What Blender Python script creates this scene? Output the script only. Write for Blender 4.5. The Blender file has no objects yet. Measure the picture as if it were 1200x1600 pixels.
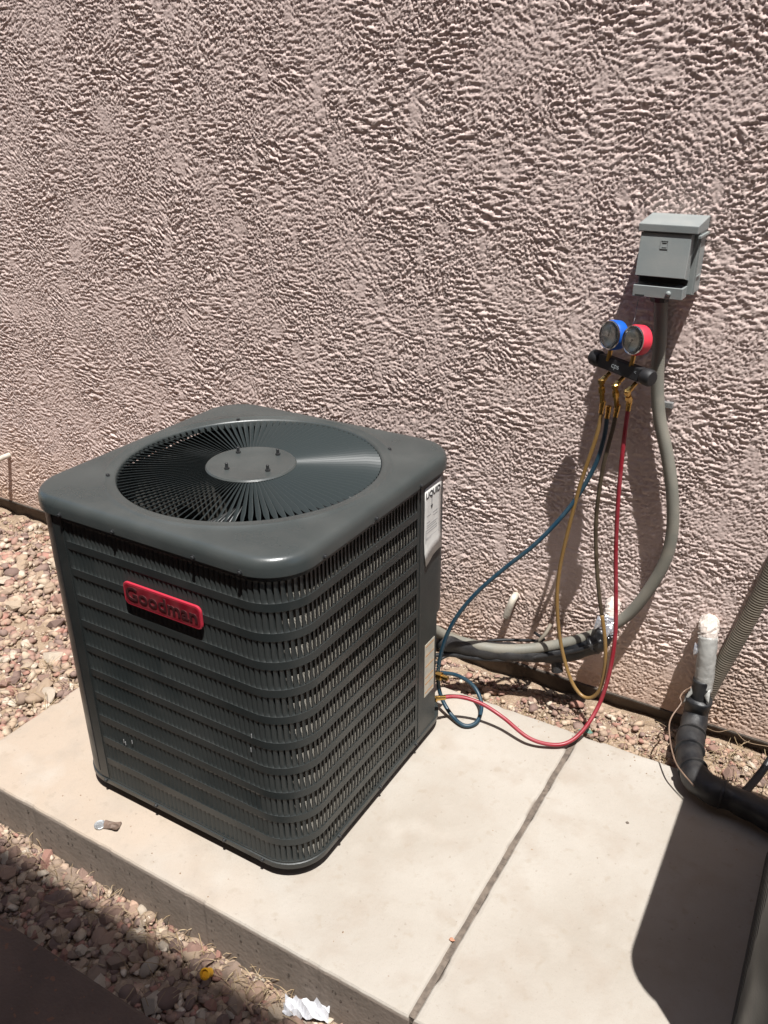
import bpy, bmesh, math, random
import numpy as np
from mathutils import Vector, Matrix
scene = bpy.context.scene
C = scene.collection
# ------------------------------------------------------------ camera
cam_data = bpy.data.cameras.new('camera'); cam = bpy.data.objects.new('camera', cam_data); C.objects.link(cam)
cam_data.sensor_fit = 'VERTICAL'; cam_data.sensor_height = 24.0; cam_data.lens = 24.0*1344.75/1600.0
cam_data.clip_start = 0.02; cam_data.clip_end = 500
R_ = Vector((0.8590, 0.5130, -0.0070)).normalized(); F_ = Vector((-0.465, 0.773, -0.432)).normalized()
U_ = R_.cross(F_).normalized(); R_ = F_.cross(U_).normalized()
M_ = Matrix((R_, U_, -F_)).transposed().to_4x4(); M_.translation = Vector((1.258, -1.475, 1.639))
cam.matrix_world = M_; scene.camera = cam
# ------------------------------------------------------------ light
SUN = Vector((0.255, -0.228, 1.0)).normalized()
world = bpy.data.worlds.new('World'); scene.world = world; world.use_nodes = True
wn = world.node_tree; bg = wn.nodes['Background']
sky = wn.nodes.new('ShaderNodeTexSky'); sky.sky_type = 'NISHITA'; sky.sun_disc = False
sky.sun_elevation = math.asin(SUN.z); sky.sun_rotation = math.atan2(SUN.x, SUN.y)
sky.air_density = 1.0; sky.dust_density = 1.5
wn.links.new(sky.outputs[0], bg.inputs[0]); bg.inputs[1].default_value = 0.085
sl = bpy.data.lights.new('sun', 'SUN'); sl.energy = 4.6; sl.angle = math.radians(0.53); sl.color = (1.0, 0.98, 0.95)
so = bpy.data.objects.new('sun', sl); C.objects.link(so)
so.rotation_euler = SUN.to_track_quat('Z', 'Y').to_euler(); so.location = (2, -2, 8)
vs = scene.view_settings; vs.view_transform = 'Standard'; vs.look = 'None'; vs.gamma = 1.0; vs.exposure = 0.84
vs.use_curve_mapping = False
scene.cycles.max_bounces = 8
# ------------------------------------------------------------ materials
def mat(name, col, rough=0.6, metal=0.0, var=0.0, vscale=8.0, col2=None, bump=0.0, bscale=60.0, spec=0.5,
        dust=None, dust_amt=0.0, dscale=5.0, coat=0.0, ramp=None, rand=False, trans=0.0, detail=6.0, speck=None):
    m = bpy.data.materials.new(name); m.use_nodes = True; nt = m.node_tree; N = nt.nodes; L = nt.links
    b = N['Principled BSDF']; b.inputs['Roughness'].default_value = rough; b.inputs['Metallic'].default_value = metal
    b.inputs['Specular IOR Level'].default_value = spec; b.inputs['Coat Weight'].default_value = coat
    b.inputs['Coat Roughness'].default_value = 0.12
    b.inputs['Transmission Weight'].default_value = trans
    tc = N.new('ShaderNodeTexCoord')
    def noise(scale, det=detail, seed=0.0):
        n = N.new('ShaderNodeTexNoise'); n.inputs['Scale'].default_value = scale; n.inputs['Detail'].default_value = det
        mp = N.new('ShaderNodeMapping'); mp.inputs['Location'].default_value = (seed, seed*1.7, seed*0.3)
        L.new(tc.outputs['Object'], mp.inputs[0]); L.new(mp.outputs[0], n.inputs[0]); return n.outputs['Fac']
    def mix(f, a, c):
        x = N.new('ShaderNodeMix'); x.data_type = 'RGBA'
        if hasattr(f, 'is_linked'): L.new(f, x.inputs[0])
        else: x.inputs[0].default_value = f
        for v, s in ((a, x.inputs[6]), (c, x.inputs[7])):
            if isinstance(v, tuple): s.default_value = (*v, 1)
            else: L.new(v, s)
        return x.outputs[2]
    def rng(src, a, c, lo=0.0, hi=1.0):
        r = N.new('ShaderNodeMapRange'); r.inputs[1].default_value = a; r.inputs[2].default_value = c
        r.inputs[3].default_value = lo; r.inputs[4].default_value = hi; L.new(src, r.inputs[0]); return r.outputs[0]
    if ramp:
        cr = N.new('ShaderNodeValToRGB'); cr.color_ramp.interpolation = 'CONSTANT'
        while len(cr.color_ramp.elements) < len(ramp): cr.color_ramp.elements.new(1.0)
        for i, c in enumerate(ramp):
            cr.color_ramp.elements[i].position = i/len(ramp); cr.color_ramp.elements[i].color = (*c, 1)
        g = N.new('ShaderNodeNewGeometry'); oi = N.new('ShaderNodeObjectInfo')
        ad = N.new('ShaderNodeMath'); ad.operation = 'ADD'; L.new(g.outputs['Random Per Island'], ad.inputs[0]); L.new(oi.outputs['Random'], ad.inputs[1])
        fr = N.new('ShaderNodeMath'); fr.operation = 'FRACT'; L.new(ad.outputs[0], fr.inputs[0]); L.new(fr.outputs[0], cr.inputs[0])
        c0 = cr.outputs[0]
    else: c0 = tuple(col)
    if var:
        c2 = tuple(col2) if col2 else tuple(min(1, x*(1-var)) for x in (col if not ramp else (0.2, 0.14, 0.1)))
        c0 = mix(rng(noise(vscale), 0.35, 0.65, 0, 1 if not ramp else var), c0, c2)
    if speck:
        c0 = mix(rng(noise(speck[1], 2.0, 9.0), speck[2], speck[2]+0.04), c0, speck[0])
    if dust:
        c0 = mix(rng(noise(dscale, 8.0, 3.3), 0.4, 0.75, 0, dust_amt), c0, tuple(dust))
        L.new(rng(noise(dscale, 8.0, 3.3), 0.35, 0.7, rough, min(1, rough+0.25)), b.inputs['Roughness'])
    if isinstance(c0, tuple): b.inputs['Base Color'].default_value = (*c0, 1)
    else: L.new(c0, b.inputs['Base Color'])
    if bump:
        bp = N.new('ShaderNodeBump'); bp.inputs['Strength'].default_value = 1.0; bp.inputs['Distance'].default_value = bump
        L.new(noise(bscale, 8.0, 5.0), bp.inputs['Height']); L.new(bp.outputs[0], b.inputs['Normal'])
    return m
M = {}
PAINT = (0.020, 0.0245, 0.0245)
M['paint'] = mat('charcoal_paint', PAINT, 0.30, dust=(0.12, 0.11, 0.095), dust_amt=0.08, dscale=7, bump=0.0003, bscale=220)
M['lid'] = mat('lit_lid_paint', (0.037, 0.044, 0.0435), 0.25, dust=(0.17, 0.165, 0.15), dust_amt=0.16, dscale=6, bump=0.0002, bscale=260)  # cabinet paint made lighter: brightness of the sunlit top put into the colour
M['vane'] = mat('vane_paint', (0.030, 0.037, 0.038), 0.30, spec=0.05)
M['black'] = mat('black_plastic', (0.009, 0.009, 0.010), 0.6, bump=0.0003, bscale=150)
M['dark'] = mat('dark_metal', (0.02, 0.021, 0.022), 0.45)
M['fan'] = mat('fan_metal', (0.30, 0.31, 0.31), 0.38, metal=0.3)
M['red_badge'] = mat('red_badge', (0.20, 0.006, 0.016), 0.35, var=0.25, vscale=40, dust=(0.4, 0.2, 0.18), dust_amt=0.15, dscale=30)
M['badge_rim'] = mat('badge_rim', (0.42, 0.028, 0.05), 0.32)
M['badge_text'] = mat('badge_text', (0.085, 0.025, 0.028), 0.35, metal=0.4)
M['white_label'] = mat('white_label', (0.60, 0.59, 0.56), 0.5, var=0.12, vscale=25)
M['ink'] = mat('black_ink', (0.02, 0.02, 0.025), 0.5)
M['grey_line'] = mat('grey_print', (0.28, 0.28, 0.28), 0.5)
M['cream_label'] = mat('cream_label', (0.50, 0.45, 0.35), 0.45, var=0.2, vscale=40, col2=(0.36, 0.36, 0.33))
M['orange_line'] = mat('orange_print', (0.45, 0.20, 0.05), 0.5)
M['box'] = mat('grey_enamel', (0.21, 0.23, 0.227), 0.42, dust=(0.32, 0.30, 0.27), dust_amt=0.3, dscale=18, bump=0.0002, bscale=200)
M['box_dark'] = mat('box_opening_shade', (0.03, 0.03, 0.03), 0.6)  # near-black: shade in the box openings put into the colour
M['conduit'] = mat('grey_conduit', (0.16, 0.155, 0.13), 0.55, dust=(0.25, 0.22, 0.175), dust_amt=0.5, dscale=22)
M['flex'] = mat('ribbed_conduit', (0.155, 0.135, 0.105), 0.6, dust=(0.25, 0.2, 0.15), dust_amt=0.5, dscale=25)
M['foam'] = mat('black_foam', (0.010, 0.0105, 0.012), 0.42, dust=(0.09, 0.08, 0.07), dust_amt=0.28, dscale=22, bump=0.002, bscale=45)
M['tape'] = mat('grey_tape', (0.33, 0.325, 0.305), 0.45, var=0.2, vscale=60, bump=0.002, bscale=60)
M['foil'] = mat('foil_tape', (0.62, 0.62, 0.65), 0.25, metal=0.7, bump=0.004, bscale=70)
M['plaster'] = mat('white_plaster', (0.55, 0.48, 0.43), 0.9, bump=0.006, bscale=60, var=0.2, vscale=50)
M['pvc'] = mat('white_pvc', (0.55, 0.50, 0.42), 0.5, var=0.25, vscale=50, bump=0.001, bscale=60)
M['blue'] = mat('blue_hose', (0.006, 0.030, 0.052), 0.35, dust=(0.03, 0.055, 0.06), dust_amt=0.5, dscale=30)
M['red'] = mat('red_hose', (0.22, 0.010, 0.02), 0.35, dust=(0.30, 0.07, 0.08), dust_amt=0.45, dscale=30)
M['yellow'] = mat('yellow_hose', (0.20, 0.115, 0.035), 0.38, dust=(0.2, 0.13, 0.05), dust_amt=0.6, dscale=25)
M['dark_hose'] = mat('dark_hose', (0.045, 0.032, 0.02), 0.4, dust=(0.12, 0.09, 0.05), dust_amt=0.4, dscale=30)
M['brass'] = mat('brass', (0.60, 0.38, 0.12), 0.25, metal=1.0)
M['brown_wire'] = mat('brown_wire', (0.20, 0.13, 0.09), 0.5, var=0.4, vscale=60)
M['blue_boot'] = mat('blue_boot', (0.005, 0.085, 0.42), 0.4)
M['red_boot'] = mat('red_boot', (0.60, 0.03, 0.055), 0.4)
M['chrome'] = mat('bezel_steel', (0.5, 0.5, 0.5), 0.22, metal=1.0)
M['dial'] = mat('gauge_dial', (0.24, 0.245, 0.245), 0.35, var=0.35, vscale=60, col2=(0.11, 0.115, 0.115), coat=0.5)
M['dial2'] = mat('gauge_dial_warm', (0.24, 0.225, 0.19), 0.35, var=0.3, vscale=60, col2=(0.14, 0.14, 0.11), coat=0.5)
M['dial_ink'] = mat('dial_ink', (0.03, 0.03, 0.03), 0.5)
M['pale_print'] = mat('pale_print', (0.25, 0.27, 0.28), 0.5)
M['glass'] = mat('gauge_lens', (0.97, 0.98, 0.98), 0.06, trans=1.0)
M['yellow_cap'] = mat('yellow_cap', (0.58, 0.30, 0.02), 0.4)
M['paper'] = mat('white_paper', (0.56, 0.56, 0.58), 0.7, var=0.08, vscale=30)
M['steel'] = mat('dull_steel', (0.42, 0.43, 0.43), 0.4, metal=0.6, var=0.4, vscale=200, bump=0.001, bscale=300)
M['bark'] = mat('brown_scrap', (0.17, 0.115, 0.085), 0.7, var=0.4, vscale=80, bump=0.001, bscale=200)
M['orange'] = mat('orange_crumb', (0.50, 0.22, 0.13), 0.7, var=0.4, vscale=200)
M['green'] = mat('green_stone', (0.10, 0.22, 0.17), 0.7, var=0.4, vscale=80, bump=0.001, bscale=150)
M['straw'] = mat('dry_straw', (0.40, 0.29, 0.16), 0.8, ramp=[(0.33, 0.24, 0.14), (0.27, 0.19, 0.10), (0.40, 0.31, 0.19), (0.19, 0.13, 0.08)])
M['copper'] = mat('copper', (0.55, 0.25, 0.13), 0.35, metal=0.9)
M['roof'] = mat('roof_eave', (0.22, 0.17, 0.14), 0.9, bump=0.003, bscale=30)
M['kerb'] = mat('brown_kerb', (0.11, 0.075, 0.058), 0.9, var=0.25, vscale=9, bump=0.003, bscale=120, speck=((0.16, 0.08, 0.05), 55, 0.66))
M['metal_screed'] = mat('rusty_screed', (0.09, 0.075, 0.062), 0.6, var=0.5, vscale=20)
M['footing'] = mat('grey_footing', (0.19, 0.155, 0.125), 0.9, var=0.3, vscale=12, bump=0.004, bscale=60)
STONES = [(0.40, 0.295, 0.21), (0.25, 0.160, 0.125), (0.46, 0.365, 0.27), (0.31, 0.185, 0.145), (0.37, 0.27, 0.20), (0.19, 0.125, 0.105),
          (0.42, 0.31, 0.22), (0.34, 0.175, 0.135), (0.29, 0.21, 0.16), (0.52, 0.44, 0.35), (0.22, 0.15, 0.125), (0.39, 0.26, 0.19)]
M['stone'] = mat('crushed_stone', (0.3, 0.2, 0.15), 0.85, ramp=STONES, var=0.35, vscale=60, bump=0.0018, bscale=140, detail=8)
M['dirt'] = mat('sandy_dirt', (0.30, 0.22, 0.15), 0.95, var=0.4, vscale=14, col2=(0.215, 0.15, 0.10), bump=0.006, bscale=160, speck=((0.38, 0.3, 0.23), 220, 0.6))

def fin_material():
    m = bpy.data.materials.new('coil_fins'); m.use_nodes = True; N = m.node_tree.nodes; L = m.node_tree.links
    b = N['Principled BSDF']; b.inputs['Roughness'].default_value = 0.55; b.inputs['Metallic'].default_value = 0.15
    tc = N.new('ShaderNodeTexCoord'); w = N.new('ShaderNodeTexWave'); w.wave_type = 'BANDS'; w.bands_direction = 'Z'
    w.inputs['Scale'].default_value = 95.0; w.inputs['Distortion'].default_value = 0.6; w.inputs['Detail'].default_value = 1
    L.new(tc.outputs['Object'], w.inputs[0])
    n = N.new('ShaderNodeTexNoise'); n.inputs['Scale'].default_value = 25; L.new(tc.outputs['Object'], n.inputs[0])
    cr = N.new('ShaderNodeValToRGB'); cr.color_ramp.elements[0].color = (0.10, 0.09, 0.075, 1); cr.color_ramp.elements[1].color = (0.62, 0.58, 0.50, 1)
    cr.color_ramp.elements[0].position = 0.15; cr.color_ramp.elements[1].position = 0.75
    L.new(w.outputs['Fac'], cr.inputs[0])
    mx = N.new('ShaderNodeMix'); mx.data_type = 'RGBA'; mx.blend_type = 'MULTIPLY'; mx.inputs[0].default_value = 0.5
    L.new(cr.outputs[0], mx.inputs[6]); L.new(n.outputs['Fac'], mx.inputs[7]); L.new(mx.outputs[2], b.inputs['Base Color'])
    bp = N.new('ShaderNodeBump'); bp.inputs['Distance'].default_value = 0.002; L.new(w.outputs['Fac'], bp.inputs['Height']); L.new(bp.outputs[0], b.inputs['Normal'])
    return m
M['fins'] = fin_material()
M['fins_inner'] = mat('shaded_inner_fins', (0.10, 0.095, 0.085), 0.6, bump=0.002, bscale=120, var=0.5, vscale=60)  # inside of the coil coloured dark for the shade within the cabinet

def stucco_material():
    m = bpy.data.materials.new('pink_stucco'); m.use_nodes = True; N = m.node_tree.nodes; L = m.node_tree.links
    b = N['Principled BSDF']; b.inputs['Roughness'].default_value = 0.95; b.inputs['Specular IOR Level'].default_value = 0.15
    tc = N.new('ShaderNodeTexCoord')
    def noise(s, d=5.0):
        n = N.new('ShaderNodeTexNoise'); n.inputs['Scale'].default_value = s; n.inputs['Detail'].default_value = d; L.new(tc.outputs['Object'], n.inputs[0]); return n.outputs['Fac']
    def mx(f, a, c, bt='MIX'):
        x = N.new('ShaderNodeMix'); x.data_type = 'RGBA'; x.blend_type = bt
        if isinstance(f, float): x.inputs[0].default_value = f
        else: L.new(f, x.inputs[0])
        for v, s in ((a, x.inputs[6]), (c, x.inputs[7])):
            if isinstance(v, tuple): s.default_value = (*v, 1)
            else: L.new(v, s)
        return x.outputs[2]
    def rng(src, a, c, lo=0.0, hi=1.0):
        r = N.new('ShaderNodeMapRange'); r.inputs[1].default_value = a; r.inputs[2].default_value = c
        r.inputs[3].default_value = lo; r.inputs[4].default_value = hi; L.new(src, r.inputs[0]); return r.outputs[0]
    c = mx(rng(noise(2.2), 0.3, 0.7), WALL_A, WALL_B)
    c = mx(rng(noise(220, 3), 0.35, 0.7, 0, 0.35), c, (0.50, 0.38, 0.33))
    # splashed sandy soil on the lowest 25 cm and a rusty patch over the disconnect box
    sp = N.new('ShaderNodeSeparateXYZ'); L.new(tc.outputs['Object'], sp.inputs[0])
    ad = N.new('ShaderNodeMath'); ad.operation = 'ADD'; L.new(sp.outputs['Z'], ad.inputs[0]); L.new(rng(noise(5), 0.2, 0.8, -0.15, 0.15), ad.inputs[1])
    c = mx(rng(ad.outputs[0], 0.34, 0.0, 0, 0.6), c, (0.60, 0.42, 0.29))
    d = N.new('ShaderNodeVectorMath'); d.operation = 'DISTANCE'; L.new(tc.outputs['Object'], d.inputs[0]); d.inputs[1].default_value = (0.77, 0.70, 1.43)
    c = mx(rng(d.outputs['Value'], 0.10, 0.02, 0, 0.5), c, (0.62, 0.40, 0.26))
    L.new(c, b.inputs['Base Color'])
    bp = N.new('ShaderNodeBump'); bp.inputs['Distance'].default_value = 0.0005; L.new(noise(240, 6), bp.inputs['Height']); L.new(bp.outputs[0], b.inputs['Normal'])
    return m
WALL_A = (0.67, 0.54, 0.50); WALL_B = (0.74, 0.605, 0.56)
M['stucco'] = stucco_material()

def concrete_material():
    m = bpy.data.materials.new('pad_concrete'); m.use_nodes = True; N = m.node_tree.nodes; L = m.node_tree.links
    b = N['Principled BSDF']; b.inputs['Roughness'].default_value = 0.88; b.inputs['Specular IOR Level'].default_value = 0.3
    tc = N.new('ShaderNodeTexCoord')
    def noise(s, d=6.0, sx=(1, 1, 1)):
        mp = N.new('ShaderNodeMapping'); mp.inputs['Scale'].default_value = sx; L.new(tc.outputs['Object'], mp.inputs[0])
        n = N.new('ShaderNodeTexNoise'); n.inputs['Scale'].default_value = s; n.inputs['Detail'].default_value = d; L.new(mp.outputs[0], n.inputs[0]); return n.outputs['Fac']
    def mx(f, a, c):
        x = N.new('ShaderNodeMix'); x.data_type = 'RGBA'; L.new(f, x.inputs[0])
        for v, s in ((a, x.inputs[6]), (c, x.inputs[7])):
            if isinstance(v, tuple): s.default_value = (*v, 1)
            else: L.new(v, s)
        return x.outputs[2]
    def rng(src, a, c, lo=0.0, hi=1.0):
        r = N.new('ShaderNodeMapRange'); r.inputs[1].default_value = a; r.inputs[2].default_value = c
        r.inputs[3].default_value = lo; r.inputs[4].default_value = hi; L.new(src, r.inputs[0]); return r.outputs[0]
    c = mx(rng(noise(3.0), 0.35, 0.65), (0.355, 0.326, 0.288), (0.300, 0.268, 0.228))
    # tan soil film round the unit: a stain with its own outline
    sp = N.new('ShaderNodeSeparateXYZ'); L.new(tc.outputs['Object'], sp.inputs[0])
    st = N.new('ShaderNodeMath'); st.operation = 'ADD'; L.new(sp.outputs['X'], st.inputs[0]); L.new(rng(noise(3.5), 0.3, 0.7, -0.35, 0.35), st.inputs[1])
    c = mx(rng(st.outputs[0], 0.35, -0.3, 0, 0.55), c, (0.36, 0.27, 0.195))
    c = mx(rng(noise(11, 8), 0.50, 0.72, 0, 0.6), c, (0.285, 0.243, 0.20))
    c = mx(rng(noise(60, 3), 0.66, 0.74, 0, 0.5), c, (0.21, 0.175, 0.14))
    c = mx(rng(noise(6, 7), 0.56, 0.72, 0, 0.45), c, (0.40, 0.37, 0.33))
    c = mx(rng(noise(330, 3), 0.58, 0.72, 0, 0.35), c, (0.24, 0.205, 0.17))
    c = mx(rng(noise(28, 9), 0.60, 0.70, 0, 0.35), c, (0.26, 0.215, 0.165))
    # the formed side face is coloured darker and browner than the trowelled top
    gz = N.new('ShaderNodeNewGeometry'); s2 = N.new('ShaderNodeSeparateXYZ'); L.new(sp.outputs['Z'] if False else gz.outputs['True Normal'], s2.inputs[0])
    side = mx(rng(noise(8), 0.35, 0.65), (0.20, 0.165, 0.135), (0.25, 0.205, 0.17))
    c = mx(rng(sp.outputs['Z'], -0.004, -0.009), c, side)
    L.new(c, b.inputs['Base Color'])
    bp = N.new('ShaderNodeBump'); bp.inputs['Distance'].default_value = 0.0012; L.new(noise(90, 8), bp.inputs['Height']); L.new(bp.outputs[0], b.inputs['Normal'])
    return m
M['concrete'] = concrete_material()
M['joint'] = mat('joint_filler', (0.085, 0.068, 0.055), 0.95, var=0.5, vscale=60, col2=(0.15, 0.12, 0.095), bump=0.003, bscale=150)

# ------------------------------------------------------------ helpers
def mesh_from(name, v, f, smooth=False):
    me = bpy.data.meshes.new(name)
    if isinstance(f, np.ndarray):
        n, k = f.shape
        me.vertices.add(len(v)); me.vertices.foreach_set('co', np.asarray(v, dtype=np.float32).ravel())
        me.loops.add(n*k); me.loops.foreach_set('vertex_index', f.astype(np.int32).ravel())
        me.polygons.add(n); me.polygons.foreach_set('loop_start', np.arange(0, n*k, k, dtype=np.int32))
        try: me.polygons.foreach_set('loop_total', np.full(n, k, dtype=np.int32))
        except Exception: pass
        me.update(calc_edges=True)
    else:
        me.from_pydata([tuple(map(float, p)) for p in v], [], f); me.update()
    if smooth: me.polygons.foreach_set('use_smooth', np.ones(len(me.polygons), dtype=bool))
    me.update(); return me
def link(name, me, m, parent=None, **kw):
    o = bpy.data.objects.new(name, me); C.objects.link(o)
    if m and not me.materials: me.materials.append(m)
    if parent: o.parent = parent
    for k, v in kw.items(): o[k] = v
    return o
def empty(name, label, category, loc=(0, 0, 0), group=None):
    o = bpy.data.objects.new(name, None); C.objects.link(o); o.location = loc; o['label'] = label; o['category'] = category
    o.empty_display_size = 0.05
    if group: o['group'] = group
    return o
class MB:
    """collects geometry in world space, built relative to a parent's location"""
    def __init__(s): s.v = []; s.f = []
    def add(s, v, f):
        n = len(s.v); s.v += [tuple(p) for p in v]; s.f += [tuple(i+n for i in q) for q in f]
    def box(s, lo, hi):
        x0, y0, z0 = lo; x1, y1, z1 = hi
        s.add([(x0,y0,z0),(x1,y0,z0),(x1,y1,z0),(x0,y1,z0),(x0,y0,z1),(x1,y0,z1),(x1,y1,z1),(x0,y1,z1)],
              [(0,3,2,1),(4,5,6,7),(0,1,5,4),(1,2,6,5),(2,3,7,6),(3,0,4,7)])
    def lathe(s, p, axis, prof, seg=16, ref=None):
        """prof: list of (distance along axis, radius)"""
        a = Vector(axis).normalized(); p = Vector(p)
        u = a.orthogonal().normalized() if ref is None else Vector(ref).normalized(); w = a.cross(u)
        vs = []; fs = []
        for (d, r) in prof:
            for i in range(seg):
                t = 2*math.pi*i/seg; vs.append(p + a*d + u*(r*math.cos(t)) + w*(r*math.sin(t)))
        for k in range(len(prof)-1):
            for i in range(seg):
                j = (i+1) % seg; fs.append((k*seg+i, k*seg+j, (k+1)*seg+j, (k+1)*seg+i))
        fs.append(tuple(range(seg-1, -1, -1))); fs.append(tuple((len(prof)-1)*seg+i for i in range(seg)))
        s.add(vs, fs)
    def build(s, name, m, parent=None, smooth=False, bevel=0.0, seg=2, **kw):
        off = Vector(parent.location) if parent else Vector((0, 0, 0))
        if parent and parent.parent: off += Vector(parent.parent.location)
        me = mesh_from(name, [Vector(p)-off for p in s.v], s.f)
        bm = bmesh.new(); bm.from_mesh(me)
        if bevel > 0:
            es = [e for e in bm.edges if e.calc_face_angle(0) > 0.6]
            bmesh.ops.bevel(bm, geom=es, offset=bevel, segments=seg, profile=0.6, affect='EDGES', clamp_overlap=True)
        bmesh.ops.recalc_face_normals(bm, faces=bm.faces)
        bm.to_mesh(me); bm.free()
        if smooth:
            me.polygons.foreach_set('use_smooth', np.ones(len(me.polygons), dtype=bool))
            try: me.set_sharp_from_angle(angle=math.radians(40))
            except Exception: pass
        return link(name, me, m, parent, **kw)
def catmull(pts, n=8):
    P = [Vector(p) for p in pts]; P = [P[0]*2-P[1]] + P + [P[-1]*2-P[-2]]; out = []
    for i in range(1, len(P)-2):
        for k in range(n):
            t = k/n; a, b, c, d = P[i-1:i+3]
            out.append(0.5*((2*b)+(c-a)*t+(2*a-5*b+4*c-d)*t*t+(3*b-a-3*c+d)*t**3))
    out.append(P[-2]); return out
def resample(pts, step):
    L = [0.0]
    for a, b in zip(pts, pts[1:]): L.append(L[-1]+(b-a).length)
    n = max(2, int(L[-1]/step)); xs = np.linspace(0, L[-1], n+1); A = np.array([tuple(p) for p in pts])
    return [Vector((np.interp(x, L, A[:, 0]), np.interp(x, L, A[:, 1]), np.interp(x, L, A[:, 2]))) for x in xs], xs
def tube(name, pts, rad, m, parent=None, seg=12, step=0.012, label=None, cat=None, smooth=True, **kw):
    """rad: number or function (distance, total, angle) -> radius"""
    P, xs = resample(catmull(pts), step); n = len(P); T = [(P[min(i+1, n-1)]-P[max(i-1, 0)]).normalized() for i in range(n)]
    u = T[0].orthogonal().normalized(); vs = []; off = Vector(parent.location) if parent else Vector((0, 0, 0))
    for i in range(n):
        u = (u - T[i]*u.dot(T[i])).normalized(); w = T[i].cross(u)
        for k in range(seg):
            a = 2*math.pi*k/seg; r = rad(xs[i], xs[-1], a) if callable(rad) else rad
            vs.append(P[i]-off+u*(r*math.cos(a))+w*(r*math.sin(a)))
    fs = [(i*seg+k, i*seg+(k+1) % seg, (i+1)*seg+(k+1) % seg, (i+1)*seg+k) for i in range(n-1) for k in range(seg)]
    fs += [tuple(range(seg-1, -1, -1)), tuple((n-1)*seg+k for k in range(seg))]
    me = mesh_from(name, vs, fs, smooth)
    o = link(name, me, m, parent, **kw)
    if label: o['label'] = label
    if cat: o['category'] = cat
    return o
def text(name, s, size, depth, mtx, m, parent=None, align='CENTER', shear=0.0, bold=0.0, **kw):
    cu = bpy.data.curves.new(name, 'FONT'); cu.body = s; cu.size = size; cu.extrude = depth; cu.align_x = align; cu.align_y = 'CENTER'
    cu.shear = shear; cu.offset = bold; cu.resolution_u = 3; cu.bevel_depth = 0.0
    t = bpy.data.objects.new('tmp', cu); C.objects.link(t); dg = bpy.context.evaluated_depsgraph_get()
    me = bpy.data.meshes.new_from_object(t.evaluated_get(dg)); me.name = name; me.materials.clear()
    bpy.data.objects.remove(t)
    off = Vector((0, 0, 0)); q = parent
    while q: off += Vector(q.location); q = q.parent
    me.transform(Matrix.Translation(-off) @ mtx)
    return link(name, me, m, parent, **kw)
def frame(o, x, y):
    x = Vector(x).normalized(); y = Vector(y); z = x.cross(y).normalized(); y = z.cross(x)
    m = Matrix((x, y, z)).transposed().to_4x4(); m.translation = Vector(o); return m
def rrect(a, b, r, nc=10, ns=10):
    """rounded rectangle outline, counter clockwise from the middle of the front (-y) side; returns points and outward normals"""
    pts = []; nr = []
    def seg(p, q, n, nn):
        for i in range(n): t = i/n; pts.append((p[0]+(q[0]-p[0])*t, p[1]+(q[1]-p[1])*t)); nr.append(nn)
    def arc(cx, cy, a0):
        for i in range(nc):
            t = a0+math.pi/2*i/nc; pts.append((cx+r*math.cos(t), cy+r*math.sin(t))); nr.append((math.cos(t), math.sin(t)))
    seg((-a+r, -b), (a-r, -b), ns, (0, -1)); arc(a-r, -b+r, -math.pi/2)
    seg((a, -b+r), (a, b-r), ns, (1, 0)); arc(a-r, b-r, 0)
    seg((a-r, b), (-a+r, b), ns, (0, 1)); arc(-a+r, b-r, math.pi/2)
    seg((-a, b-r), (-a, -b+r), ns, (-1, 0)); arc(-a+r, -b+r, math.pi)
    return np.array(pts), np.array(nr)

# ------------------------------------------------------------ noise fields (numpy)
rs = np.random.RandomState(7)
def fft_field(h, w, fx, fy, bw=0.6, ang=0.0, seed=0, an=1.0):
    """band-passed noise; fx, fy = centre frequencies in cycles/px along rotated axes (fx << fy gives strokes along x)"""
    r = np.random.RandomState(seed); n = r.randn(h, w); ky = np.fft.fftfreq(h)[:, None]; kx = np.fft.rfftfreq(w)[None, :]
    c, s = math.cos(ang), math.sin(ang); u = kx*c+ky*s; v = -kx*s+ky*c
    q = np.sqrt((u/fx)**2+(v/fy)**2); filt = q*np.exp(-(q**2)/2*1.4)
    f = np.fft.irfft2(np.fft.rfft2(n)*filt, s=(h, w)); return (f-f.mean())/f.std()
def sm(x, a, b): t = np.clip((x-a)/(b-a), 0, 1); return t*t*(3-2*t)

# ------------------------------------------------------------ ground
def ground_z(x, y):
    x = np.asarray(x, float); y = np.asarray(y, float)
    back = sm(y, -0.50, -0.36)
    left = sm(x, -0.62, -0.72)
    z = -0.150 + 0.100*back
    z = z + 0.012*np.sin(x*3.1+1)*np.cos(y*4.3) - 0.012*sm(y, 0.60, 0.70)
    return z
def build_ground():
    h, w = 300, 480; x0, x1, y0, y1 = -3.4, 2.6, -2.6, 0.80
    X, Y = np.meshgrid(np.linspace(x0, x1, w), np.linspace(y0, y1, h))
    Z = ground_z(X, Y) + 0.004*fft_field(h, w, 0.08, 0.08, seed=3)
    v = np.stack([X, Y, Z], -1).reshape(-1, 3); i = np.arange(h*w).reshape(h, w)
    f = np.stack([i[:-1, :-1], i[:-1, 1:], i[1:, 1:], i[1:, :-1]], -1).reshape(-1, 4)
    g = link('ground', mesh_from('ground', v, f, True), M['dirt'], kind='structure')
    far = MB(); far.add([(-90, -90, -0.20), (90, -90, -0.20), (90, 90, -0.20), (-90, 90, -0.20)], [(0, 1, 2, 3)])
    far.build('surrounding_ground', M['dirt'], kind='structure')
    return g
ground = build_ground()

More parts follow.
